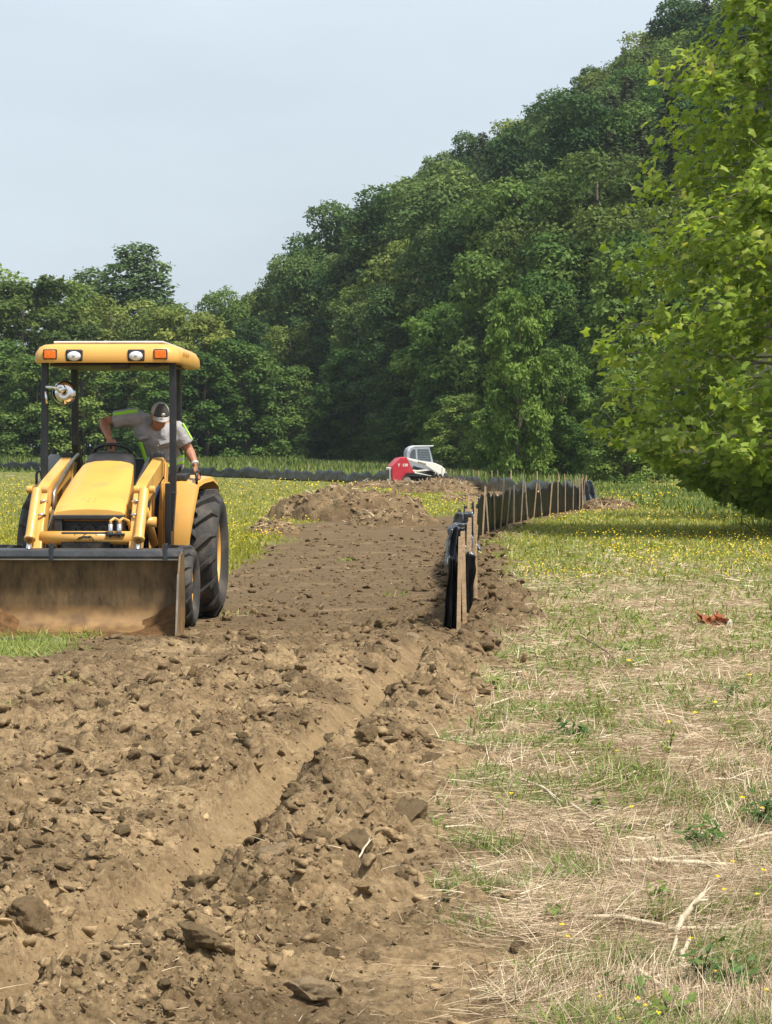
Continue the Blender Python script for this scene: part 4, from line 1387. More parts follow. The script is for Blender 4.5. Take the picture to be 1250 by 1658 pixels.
# cross tube with its emblem
ct = MB().cyl((-.42, -2.30, .895), (.42, -2.30, .895), .062, 24).build('cross_tube', yellow, T, smooth=True)
k = MB()
def on_tube(u_, v_):
    a_ = v_ / .062
    return (u_, -2.30 - .0642 * math.cos(a_), .895 + .0642 * math.sin(a_))
def strip(pts, w_):
    for (a_, b_), (c_, d_) in zip(pts, pts[1:]):
        L_ = math.hypot(c_ - a_, d_ - b_); px_, py_ = -(d_ - b_) / L_ * w_ / 2, (c_ - a_) / L_ * w_ / 2
        k.add([on_tube(a_ + px_, b_ + py_), on_tube(a_ - px_, b_ - py_), on_tube(c_ - px_, d_ - py_), on_tube(c_ + px_, d_ + py_)], [(0, 1, 2, 3)])
strip([(-.085, .05), (.085, .05), (.10, .03), (.10, -.03), (.085, -.05), (-.085, -.05), (-.10, -.03), (-.10, .03), (-.085, .05)], .007)
strip([(-.062, -.004), (-.02, .012), (.02, .008), (.05, .016)], .020)      # body and haunch
strip([(-.062, -.004), (-.078, -.016)], .009); strip([(-.02, .012), (-.012, .034), (.012, .040)], .008)
strip([(.05, .016), (.072, -.012), (.078, -.032)], .009); strip([(.03, .006), (.055, -.018)], .007)
k.build('emblem', pm('emblem_ink', (.03, .022, .012), .6), ct)
MB().box((.28, -2.36, .93), (.17, .09, .02)).build('coupler_bracket', blackm, T, bevel=.004)
for xx in (.235, .315):
    cp = MB().cyl((xx, -2.37, .905), (xx, -2.37, 1.025), .022, 12).build('coupler', chrome, T, smooth=True)
    MB().tube([(xx, -2.37, 1.015), (xx, -2.37, 1.055), (xx + .03, -2.35, 1.075), (xx + .07, -2.28, 1.05), (xx + .08, -2.22, .95)], .014, 8).build('fitting', yellow, cp, smooth=True)
MB().cyl((.25, -1.9, .80), (.25, -2.2, .80), .09, 16).build('oil_filter', engine_m, T, smooth=True)

# ---- bucket
BW = .925
edge_steel = pm('worn_edge', (.17, .145, .11), .6, 0, .3, 9)
pr = [(-3.16, .030), (-2.86, .045), (-2.72, .085), (-2.63, .16), (-2.605, .26), (-2.62, .50), (-2.665, .765)]
sh = MB()
inn = pr; out_ = []
for j, (a_, b_) in enumerate(pr):
    p0 = pr[max(j - 1, 0)]; p1 = pr[min(j + 1, len(pr) - 1)]
    d_ = Vector((p1[0] - p0[0], p1[1] - p0[1])).normalized()
    out_.append((a_ + d_.y * .022, b_ - d_.x * .022))
bucket = sh.prism(inn + out_[::-1], -BW, BW, 'x').build('bucket', bucket_m, T, bevel=.003, seg=1)
MB().prism([(-2.70, .715), (-2.72, .74), (-2.70, .80), (-2.60, .815), (-2.58, .77), (-2.62, .72)], -BW - .012, BW + .012, 'x').build('top_lip', greym, bucket, bevel=.01)
MB().box((0, -2.712, .716), (1.84, .012, .012)).build('lip_edge', steelb, bucket)
for s in (-1, 1):
    MB().prism([(-3.16, .022), (-2.86, .020), (-2.70, .06), (-2.60, .15), (-2.58, .26), (-2.60, .50), (-2.64, .76), (-2.72, .79), (-2.90, .76), (-3.0, .60)], s * (BW + .002), s * (BW + .020), 'x').build('side_plate', bucket_m, bucket, bevel=.003, seg=1)
    MB().bar((s * (BW + .011), -3.165, .02), (s * (BW + .011), -3.003, .60), .018, .012).build('side_edge', edge_steel, bucket)
MB().prism([(-3.24, .012), (-3.15, .046), (-3.15, .018), (-3.23, .004)], -BW - .02, BW + .02, 'x').build('cutting_edge', steelb, bucket)
for xx in (-.25, .78):
    MB().prism([(-2.73, .70), (-2.70, .86), (-2.66, .86), (-2.64, .70)], xx - .02, xx + .02, 'x').build('hook', blackm, bucket, bevel=.006)
for s in (-1, 1):
    MB().prism([(-2.64, .66), (-2.50, .60), (-2.46, .36), (-2.56, .28)], s * .40, s * .52, 'x').build('bucket_bracket', greym, bucket, bevel=.006)

# soil carried in the bucket corners
nx_, ny_ = 60, 16
sx = np.linspace(-BW + .006, BW - .006, nx_); q = np.linspace(0, 1, ny_)
SX, Q = np.meshgrid(sx, q)
sy = -3.10 + .47 * Q
floor_ = np.interp(sy, [p[0] for p in pr[:5]], [p[1] for p in pr[:5]])
side = .245 * sstep(-.50, -.95, SX + .05 * perlin(SX * 6, Q * 3)) + .20 * sstep(.50, .95, SX + .06 * perlin(SX * 5 + 3, Q * 3))
qq_ = Q + .10 * perlin(SX * 4, Q * 0)
pile = side * sstep(.10, .85, Q) + .030 * sstep(.26, .36, qq_) * sstep(.66, .54, qq_) - .008
hgt = pile + .014 * fbm(SX, Q, .12, 3) * (pile > 0.02)
sz = np.where(hgt < .006, floor_ - .012, floor_ + hgt)
i = (np.arange(ny_ - 1)[:, None] * nx_ + np.arange(nx_ - 1)[None, :]).ravel()
me = np_mesh('soil_heap', np.stack([SX, sy, sz], -1).reshape(-1, 3), None, None, np.stack([i, i + 1, i + nx_ + 1, i + nx_], 1))
dark_soil = pm('bucket_soil', (0.115, 0.062, 0.028), .95, 0, .4, 14, .7, 50, spec=.1)
so_ = link('soil_heap', me, dark_soil)
so_.location = T.location; so_.rotation_euler = T.rotation_euler
tag(so_, 'dark brown soil heaped in both corners of the loader bucket', 'soil')

# bottle standing on the fender behind the post
jug = empty('oil_jug'); jr = Matrix.Rotation(R(-2.2), 3, 'Z')
jl = Vector(T.location) + jr @ Vector((-.68, -.22, 1.40)); jug.location = jl
tag(jug, 'grey plastic oil jug with dark cap standing on the tractor fender', 'jug')
jm = pm('jug_plastic', (.30, .31, .32), .35, 0, .1)
MB().loft([[(x * w_, y * w_ * .7, z) for x, y in ((-1, -.6), (-.6, -1), (.6, -1), (1, -.6), (1, .6), (.6, 1), (-.6, 1), (-1, .6))] for z, w_ in ((0, .075), (.01, .085), (.19, .085), (.24, .06), (.265, .03))]).build('jug_body', jm, jug, bevel=.006)
MB().tube([(.05, 0, .235), (.088, 0, .20), (.088, 0, .12), (.07, 0, .08)], .014, 8).build('jug_handle', blackp, jug, smooth=True)
MB().cyl((0, 0, .262), (0, 0, .305), .027, 14).build('jug_cap', blackp, jug, bevel=.004)
# ================================================================== WORKER
skin = pm('skin', (0.36, 0.165, 0.095), 0.55, 0, 0.15, 12, 0.1, 60, spec=0.35)
shirt_m = pm('grey_shirt', (0.31, 0.30, 0.305), 0.85, 0, 0.10, 9, 0.3, 90, spec=0.15)
jeans_m = pm('denim', (0.045, 0.065, 0.12), 0.9, 0, 0.2, 9, 0.3, 90, spec=0.1)
lime = pm('lime_tape', (0.38, 0.80, 0.06), 0.6, 0, 0.06)
silver = pm('silver_tape', (0.55, 0.56, 0.56), 0.35, 0.2, 0.06)
cap_l = pm('cap_light', (0.34, 0.32, 0.30), 0.9, 0, 0.1, 12, 0.3, 120)
cap_d = pm('cap_dark', (0.055, 0.05, 0.047), 0.9, 0, 0.15, 12, 0.2, 120)
hair_m = pm('grey_hair', (0.19, 0.16, 0.14), 0.8, 0, 0.3, 30)
boot_m = pm('boot_leather', (0.07, 0.045, 0.028), 0.7, 0, 0.2)

FOOT0 = Vector((.42, -.52, .622))
person = empty('person')
person.location = Vector(T.location) + Matrix.Rotation(R(-2.2), 3, 'Z') @ FOOT0
person.rotation_euler = (0, 0, R(-2.2))
tag(person, 'worker in grey short-sleeved shirt with lime stripes and cap leaning out of the tractor', 'person')


def L3(x, y, z):
    return Vector((x, y, z)) - FOOT0


head = L3(.445, -.60, 2.045)
hf = Vector((.30, -.80, -.46)).normalized()            # where the face looks
hr = hf.cross(Vector((0, 0, 1))).normalized()
hu = hr.cross(hf).normalized()                          # crown of the head
HM = Matrix((hr, hf, hu)).transposed()                  # local (right, forward, up) -> person


def Hd(a, b_, c_):
    return head + HM @ Vector((a, b_, c_))


neck0 = L3(.375, -.42, 1.955)
shA, elA, wrA = L3(.15, -.40, 2.03), L3(-.15, -.42, 1.985), L3(-.045, -.68, 1.815)
shB, elB, wrB = L3(.585, -.34, 1.905), L3(.695, -.30, 1.705), L3(.775, -.42, 1.555)
pelv, waist, chest = L3(.45, -.12, 1.43), L3(.43, -.20, 1.62), L3(.375, -.34, 1.84)

bd = MB()
# head
bd.ell(Hd(0, -.005, .02), (.076, .095, .105), rot=HM)
bd.ell(Hd(0, .035, -.065), (.056, .062, .062), rot=HM)          # jaw
bd.ell(Hd(0, .092, -.018), (.014, .024, .030), rot=HM)          # nose
bd.ell(Hd(0, .102, -.034), (.019, .014, .012), rot=HM)
bd.ell(Hd(0, .078, -.068), (.028, .012, .010), rot=HM)          # mouth
bd.ell(Hd(0, .080, .028), (.052, .016, .012), rot=HM)           # brow
for s in (-1, 1):
    bd.ell(Hd(s * .048, .062, -.022), (.024, .022, .022), rot=HM)   # cheek
    bd.ell(Hd(s * .078, -.012, -.005), (.010, .022, .032), rot=HM)  # ear
bd.tube([Hd(0, -.03, -.06), neck0 + Vector((.02, -.04, .0)), chest.lerp(neck0, .6)], [.060, .064, .075], 14)
# trunk, under the clothes
bd.tube([chest.lerp(neck0, .6), chest, waist, pelv], [.09, .15, .14, .15], 16)
bd.tube([shA, shB], [.065, .065], 12)


def arm(sh, el, wr, hd_dir):
    bd.tube([sh, sh.lerp(el, .35), sh.lerp(el, .8), el, el.lerp(wr, .3), el.lerp(wr, .7), wr], [.062, .058, .050, .047, .049, .038, .030], 14, flat=1.0)


arm(shA, elA, wrA, None); arm(shB, elB, wrB, None)


def hand(wr, fwd, side, palm_n, curl, spread=1.0):
    """palm, four fingers of unequal length and a thumb leaving the side of the palm; curl bends towards palm_n"""
    fwd = fwd.normalized(); side = (side - fwd * side.dot(fwd)).normalized(); pn = palm_n.normalized()
    kn = wr + fwd * .085
    bd.tube([wr - fwd * .01, wr + fwd * .03, kn], [.030, .036, .038], 12, flat=.55)
    for i, (off, ln, r_) in enumerate(((.031, .072, .0095), (.011, .082, .010), (-.010, .077, .0098), (-.030, .060, .0088))):
        p = kn + side * off * spread
        d = (fwd + side * off * 2.0).normalized()
        pts = [p - d * .015]
        for j in range(3):
            an = curl * (j + .6)
            dj = (d * math.cos(an) + pn * math.sin(an)).normalized()
            pts.append(pts[-1] + dj * ln * (.48, .33, .25)[j] + (d * .012 if j == 0 else Vector()))
        bd.tube(pts, [r_ * 1.08, r_, r_ * .92, r_ * .75], 8)
    tb_ = wr + fwd * .025 + side * .030
    bd.tube([tb_, tb_ + (side * .7 + fwd * .6 + pn * .3).normalized() * .035, tb_ + (side * .45 + fwd * .8 + pn * .5).normalized() * .066, tb_ + (side * .3 + fwd + pn * .7).normalized() * .088], [.015, .013, .012, .009], 8)


hand(wrA, Vector((.22, -.42, -.78)), Vector((.9, -.2, .2)), Vector((-.1, .55, -.6)), .42)
hand(wrB, Vector((.08, .06, -.75)), Vector((-.35, -.95, .0)), Vector((.35, .35, -.2)), .62)
# legs
hipA, knA, anA = pelv + Vector((-.09, 0, -.03)), L3(.36, -.40, 1.06), L3(.35, -.42, .70)
hipB, knB, anB = pelv + Vector((.09, 0, -.03)), L3(.50, -.36, 1.05), L3(.485, -.50, .70)
for h_, k_, a_ in ((hipA, knA, anA), (hipB, knB, anB)):
    bd.tube([h_, h_.lerp(k_, .5), k_, k_.lerp(a_, .35), a_], [.085, .075, .056, .056, .038], 14)
bd.build('body', skin, person, remesh=.0075, smooth_it=3)

sh_ = MB()
sh_.tube([neck0.lerp(chest, .25), chest.lerp(neck0, .45), chest, chest.lerp(waist, .5), waist, waist.lerp(pelv, .6)], [.105, .15, .178, .182, .178, .185], 20, flat=.86)
sh_.ell(chest + Vector((-.06, -.03, .05)), (.17, .13, .13)); sh_.ell(chest + Vector((.07, -.03, .0)), (.16, .13, .14))
sh_.tube([chest + Vector((-.05, 0, .10)), shA, shA.lerp(elA, .35), shA.lerp(elA, .66)], [.11, .095, .088, .092], 16)
sh_.tube([chest + Vector((.08, 0, .04)), shB, shB.lerp(elB, .35), shB.lerp(elB, .72)], [.11, .095, .086, .086], 16)
shirt = sh_.build('shirt', shirt_m, person, remesh=.010, smooth_it=4, disp=(.030, .085))
# collar
for s in (-1, 1):
    b0 = neck0 + Vector((.01, -.10, .035))
    p = [b0 + Vector((s * .085, .07, .05)), b0 + Vector((s * .10, .0, .02)), b0 + Vector((s * .075, -.055, -.05)), b0 + Vector((s * .022, -.035, -.02))]
    nn = Vector((0, -.02, .006))
    MB().add(p + [q_ + nn for q_ in p], [(3, 2, 1, 0), (4, 5, 6, 7), (0, 1, 5, 4), (1, 2, 6, 5), (2, 3, 7, 6), (3, 0, 4, 7)]).build('collar', shirt_m, shirt, bevel=.004)


def tape(pts, nrm, wd, mat, name, par, th=.003):
    """a flat tape laid along points, facing nrm"""
    k_ = MB(); secs_ = []
    for i, p in enumerate(pts):
        d = (pts[min(i + 1, len(pts) - 1)] - pts[max(i - 1, 0)]).normalized()
        nv = (nrm[i] - d * nrm[i].dot(d)).normalized(); sd = d.cross(nv)
        secs_.append([p - sd * wd / 2 - nv * .01, p + sd * wd / 2 - nv * .01, p + sd * wd / 2 + nv * th, p - sd * wd / 2 + nv * th])
    return k_.loft(secs_).build(name, mat, par, smooth=False)


# lime and silver tape over the shoulders and sleeves, and round the waist
dA = (elA - shA).normalized()
for off, mt, nm in ((-.040, lime, 'lime_stripe'), (0.0, silver, 'silver_stripe'), (.040, lime, 'lime_stripe')):
    pts, nrm = [], []
    for q_ in np.linspace(-.18, .64, 9):
        c_ = shA.lerp(elA, float(q_))
        nv = (Vector((0, -.45, 1)) + Vector((0, -1, -.45)) * (off / .09)).normalized()
        pts.append(c_ + nv * (.092 if q_ > .1 else .092 + .02 * q_)); nrm.append(nv)
    tape(pts, nrm, .032 if mt is lime else .040, mt, nm, shirt)
for off, mt, nm in ((-.035, lime, 'lime_stripe'), (0.0, silver, 'silver_stripe'), (.035, lime, 'lime_stripe')):
    pts, nrm = [], []
    for q_ in np.linspace(-.05, .70, 8):
        c_ = shB.lerp(elB, float(q_)); nv = (Vector((.75, .15, .6)) + Vector((-.2, -1, 0)) * (off / .09)).normalized()
        pts.append(c_ + nv * .088); nrm.append(nv)
    tape(pts, nrm, .030, mt, nm, shirt)
wc = waist.lerp(pelv, .30)
for dz, mt, nm in ((.028, lime, 'lime_stripe'), (0.0, silver, 'silver_stripe'), (-.028, lime, 'lime_stripe')):
    pts, nrm = [], []
    for a_ in np.linspace(-R(205), R(25), 20):
        nv = Vector((math.cos(a_), math.sin(a_), 0)); pts.append(wc + Vector((nv.x * .192, nv.y * .172, dz + .05 * nv.x))); nrm.append(nv)
    tape(pts, nrm, .030, mt, nm, shirt)
side_ = []
for q_ in np.linspace(0, 1, 6):
    c_ = (chest + Vector((-.13, -.02, -.06))).lerp(wc + Vector((-.14, -.06, 0)), float(q_)); side_.append(c_ + Vector((-.02, -.10, 0)))
tape(side_, [Vector((-.6, -.8, 0))] * 6, .04, lime, 'lime_stripe', shirt)
# buttons, placket, pocket flaps on the chest
f0 = neck0 + Vector((.015, -.16, -.06)); f1 = waist + Vector((-.0, -.185, -.02))
for q_ in np.linspace(.1, .9, 5):
    MB().ell(f0.lerp(f1, float(q_)) + Vector((0, -.006, 0)), (.006, .004, .006), 8, 5).build('button', silver, shirt)
for dx in (-.105, .10):
    c_ = chest + Vector((dx, -.172, -.01 - .05 * (dx > 0)))
    MB().box(c_, (.10, .012, .035), Matrix.Rotation(R(-14), 3, 'Y') @ Matrix.Rotation(R(-15), 3, 'X')).build('pocket_flap', shirt_m, shirt, bevel=.004)
jn = MB()
jn.tube([waist.lerp(pelv, .55), pelv, pelv + Vector((0, 0, -.10))], [.165, .175, .15], 18, flat=.85)
for h_, k_, a_ in ((hipA, knA, anA), (hipB, knB, anB)):
    jn.tube([h_ + Vector((0, 0, .03)), h_.lerp(k_, .5), k_, k_.lerp(a_, .5), a_ + Vector((0, 0, -.03))], [.105, .095, .078, .075, .072], 14)
jn.build('jeans', jeans_m, person, remesh=.012, smooth_it=3, disp=(.02, .07))
for a_ in (anA, anB):
    k = MB(); k.tube([a_ + Vector((0, 0, .05)), a_ + Vector((0, .0, -.02))], [.058, .06], 12)
    k.tube([a_ + Vector((0, .055, -.035)), a_ + Vector((0, -.03, -.035)), a_ + Vector((.0, -.13, -.045)), a_ + Vector((0, -.17, -.055))], [.040, .050, .045, .026], 12, flat=.8)
    k.build('boot', boot_m, person, remesh=.01, smooth_it=2)
# cap: light mesh back, dark front panel, curved bill
cp_ = MB(); secs_ = []
for ph in np.linspace(0.02, 1.0, 9):
    ring_ = []
    for a_ in np.linspace(0, 2 * math.pi, 28, endpoint=False):
        rr_ = math.sin(ph * math.pi / 2)
        ring_.append(Hd(.090 * rr_ * math.cos(a_), -.005 + .112 * rr_ * math.sin(a_), .030 + .108 * math.cos(ph * math.pi / 2)))
    secs_.append(ring_)
cap = cp_.loft(secs_).build('cap', cap_l, person, smooth=True)
cf = MB(); secs_ = []
for ph in np.linspace(0.15, 1.02, 8):
    ring_ = []
    rr_ = math.sin(min(ph, 1) * math.pi / 2)
    for a_ in np.linspace(R(32), R(148), 14):
        ring_.append(Hd(.0935 * rr_ * math.cos(a_), -.005 + .1165 * rr_ * math.sin(a_), .030 + .112 * math.cos(ph * math.pi / 2)))
    secs_.append(ring_)
cf.loft(secs_, closed=False, caps=False).build('cap_front', cap_d, cap, smooth=True).modifiers.new('s', 'SOLIDIFY').thickness = .003
bl = MB(); secs_ = []
for q_ in np.linspace(0, 1, 5):
    row = []
    for a_ in np.linspace(R(25), R(155), 14):
        row.append(Hd((.092 + .004 * q_) * math.cos(a_), -.005 + (.113 + .070 * q_ * math.sin(a_) ** .6) * math.sin(a_), .036 - .018 * q_ - .030 * abs(math.cos(a_)) ** 2 * (.3 + q_)))
    secs_.append(row)
bl.loft(secs_, closed=False, caps=False).build('bill', cap_l, cap, smooth=True).modifiers.new('s', 'SOLIDIFY').thickness = .006
hr_ = MB(); hr_.ell(Hd(0, -.03, -.005), (.082, .085, .055), rot=HM); hr_.build('hair', hair_m, person, smooth=True)
MB().ell(Hd(.0, .130, .075), (.020, .010, .018), rot=HM).build('cap_badge', silver, cap, smooth=True)
# eyes in the shade of the bill
for s in (-1, 1):
    MB().ell(Hd(s * .031, .082, .008), (.012, .009, .008), 10, 7, rot=HM).build('eye', pm('eye', (.08, .06, .05), .3), person, smooth=True)
wd_ = (wrB - elB).normalized()
wt = MB(); wt.tube([wrB - wd_ * .028, wrB - wd_ * .008], [.041, .041], 18); wt.build('watch', silver, person, smooth=True)

# ================================================================== TRACK LOADER
redm = pm('loader_red', (0.42, 0.022, 0.035), 0.4, 0, 0.1, 3, 0.05, 30, dirt=(0.3, 0.2, 0.13), dirt_amt=0.1, dirt_scale=3)
whitem = pm('loader_white', (0.74, 0.72, 0.66), 0.4, 0, 0.05, 3, 0.05, 30, dirt=(0.35, 0.27, 0.18), dirt_amt=0.12, dirt_scale=3)
cabgrey = pm('cab_grey', (0.30, 0.34, 0.38), 0.5, 0, 0.1, 4)
glass, n, l, b = nmat('cab_glass')
b.inputs['Base Color'].default_value = (0.05, 0.065, 0.075, 1); b.inputs['Roughness'].default_value = 0.12
b.inputs['Specular IOR Level'].default_value = 0.6
tn_ = n.new('ShaderNodeTexNoise'); tn_.inputs['Scale'].default_value = 3
cr_ = n.new('ShaderNodeValToRGB'); cr_.color_ramp.elements[0].color = (.035, .045, .055, 1); cr_.color_ramp.elements[1].color = (.10, .12, .135, 1)
l.new(tn_.outputs['Fac'], cr_.inputs['Fac']); l.new(cr_.outputs['Color'], b.inputs['Base Color'])
lx, ly = 1.56, 115.0
gz = gh(lx, ly)
ctl = empty('track_loader', (lx - 1.42, ly - .2, gz + 0.02), R(9))
ctl.rotation_euler[1] = R(-1.0)
tag(ctl, 'red and white compact track loader with grey cab behind a dirt mound', 'loader')
C_ = ctl
red_poly = [(.10, .10), (.07, 1.0), (.20, 1.12), (.49, 1.40), (.80, 1.46), (.95, 1.20), (1.10, .86), (1.22, .64), (.88, .62), (.72, .48), (.66, .10)]
body = MB().prism(red_poly, -.80, .80, 'y').build('body', redm, C_, bevel=.03)
MB().prism([(.6, .15), (.9, .62), (1.2, .66), (2.2, .62), (2.45, .3), (2.4, .15)], -.48, .48, 'y').build('chassis', engine_m, C_, bevel=.02)
rb_ = MB().prism([(-.02, .10), (-.02, .92), (.05, .95), (.20, .95), (.20, .08), (.05, .06)], -.62, .62, 'y').build('rear_bumper', whitem, C_, bevel=.02)
MB().box((-.03, 0, .52), (.03, .85, .62)).build('rear_grille', blackp, rb_, bevel=.01)
MB().box((.09, -.622, .52), (.07, .01, .62)).build('bumper_slot', blackp, rb_)
cab_poly = [(.86, .9), (.87, 1.40), (.90, 1.74), (.98, 1.88), (1.12, 1.97), (1.36, 2.01), (2.26, 2.0), (2.22, 1.93), (2.06, 1.90), (2.24, 1.16), (2.26, .7)]
cabo = MB().prism(cab_poly, -.45, .45, 'y').build('cab', cabgrey, C_, bevel=.03)
MB().prism([(.93, 1.72), (1.0, 1.885), (1.13, 1.975), (1.36, 2.02), (2.28, 2.01), (2.24, 1.955), (1.3, 1.95), (1.1, 1.88), (1.0, 1.72)], -.47, .47, 'y').build('cab_roof', pm('cab_roof', (.62, .65, .67), .45), cabo, bevel=.015)
for s in (-1, 1):
    wn = MB().prism([(1.46, 1.34), (1.44, 1.84), (2.02, 1.84), (2.13, 1.22)], s * .44, s * .462, 'y').build('window', glass, cabo)
    for zz in np.linspace(1.36, 1.80, 6):
        MB().box((1.77, s * .466, float(zz)), (.56 + .04 * (1.8 - zz), .006, .012)).build('guard_bar', cabgrey, wn)
    MB().prism([(1.05, 1.40), (1.06, 1.60), (1.14, 1.78), (1.26, 1.84), (1.34, 1.84), (1.36, 1.36)], s * .44, s * .462, 'y').build('window', glass, cabo)
MB().prism([(2.10, 1.86), (2.12, 1.86), (2.275, 1.14), (2.25, 1.14)], -.36, .36, 'y').build('windscreen', glass, cabo)
arm_poly = [(.86, 1.42), (.88, 1.32), (1.85, .98), (2.10, .80), (2.46, .58), (2.58, .42), (2.66, .22), (2.90, .22), (2.93, .45), (2.80, .80), (2.60, .98), (2.25, 1.13), (1.60, 1.22)]
for s in (-1, 1):
    ar = MB().prism(arm_poly, s * .60, s * .74, 'y').build('lift_arm', whitem, C_, bevel=.02)
    MB().prism([(1.38, 1.16), (1.40, 1.24), (1.82, 1.11), (1.82, 1.03)], s * .738, s * .748, 'y').build('decal', pm('decal', (.23, .2, .14), .5), ar)
    MB().prism([(1.08, .82), (1.10, .74), (1.30, .70), (2.05, .75), (2.05, .83), (1.35, .78)], s * .58, s * .68, 'y').build('lower_link', whitem, C_, bevel=.01)
    MB().prism([(1.22, .70), (1.25, .60), (2.0, .42), (2.5, .34), (2.5, .40), (2.05, .50)], s * .62, s * .72, 'y').build('side_rail', whitem, C_, bevel=.01)
    MB().cyl((1.2, s * .56, .95), (2.3, s * .56, .62), .05, 12).build('lift_cylinder', blackm, C_, smooth=True)
    # track: belt round sprocket and idlers
    tr0 = MB(); pts = []
    for a_ in np.linspace(R(90), R(270), 9): pts.append((.82 + .25 * math.cos(a_), .29 + .25 * math.sin(a_)))
    for a_ in np.linspace(R(-90), R(90), 9): pts.append((2.32 + .22 * math.cos(a_), .26 + .22 * math.sin(a_)))
    inn_ = [(x + (1.55 - x) * .06, z * .86 + .28 * .14) for x, z in pts]
    nP = len(pts); vs = []
    for yy in (s * .48, s * .86):
        vs += [(x, yy, z) for x, z in pts] + [(x, yy, z) for x, z in inn_]
    fs = []
    for i in range(nP):
        j = (i + 1) % nP
        fs += [(i, j, nP + j, nP + i), (2 * nP + i, 3 * nP + i, 3 * nP + j, 2 * nP + j), (i, 2 * nP + i, 2 * nP + j, j), (nP + i, nP + j, 3 * nP + j, 3 * nP + i)]
    tr0.add(vs, fs)
    to = tr0.build('track', rubber, C_)
    for xx, zz, r_ in ((.82, .29, .19), (2.32, .26, .17), (1.2, .14, .10), (1.5, .14, .10), (1.8, .14, .10)):
        MB().cyl((xx, s * .52, zz), (xx, s * .83, zz), r_, 18).build('roller', pm('roller', (.25, .22, .18), .6, 0, .2), to, bevel=.01)
    MB().prism([(.66, .52), (.80, .68), (1.3, .62), (2.2, .46), (2.2, .40), (1.2, .54), (.84, .58), (.72, .46)], s * .76, s * .80, 'y').build('fender_lip', blackm, C_)
for s in (-1, 1):
    MB().tube([(2.40, s * .5, 1.12), (2.62, s * .5, 1.22), (2.74, s * .5, 1.10), (2.82, s * .5, .84)], .022, 8).build('front_guard', blackm, C_, smooth=True)
MB().prism([(2.68, .20), (2.74, .62), (2.84, .62), (2.98, .20), (3.05, .05), (2.70, .05)], -.85, .85, 'y').build('coupler_plate', engine_m, C_, bevel=.01)


def text_mesh(txt, size, name, mat, parent, loc, rot):
    cu = bpy.data.curves.new(name, 'FONT'); cu.body = txt; cu.size = size; cu.extrude = .004; cu.offset = .006
    tmp = bpy.data.objects.new(name + '_tmp', cu); col.objects.link(tmp)
    dg = bpy.context.evaluated_depsgraph_get()
    me = bpy.data.meshes.new_from_object(tmp.evaluated_get(dg))
    bpy.data.objects.remove(tmp)
    o = link(name, me, mat, parent, smooth=False)
    o.location = loc; o.rotation_euler = rot
    return o


text_mesh('T', .19, 'lettering', whitem, body, (.37, -.803, .985), (R(90), 0, 0))
text_mesh('130', .19, 'lettering', whitem, body, (.60, -.803, .985), (R(90), 0, 0))
MB().box((.15, -.805, 1.22), (.02, .01, .02)).build('marker', blackp, body)
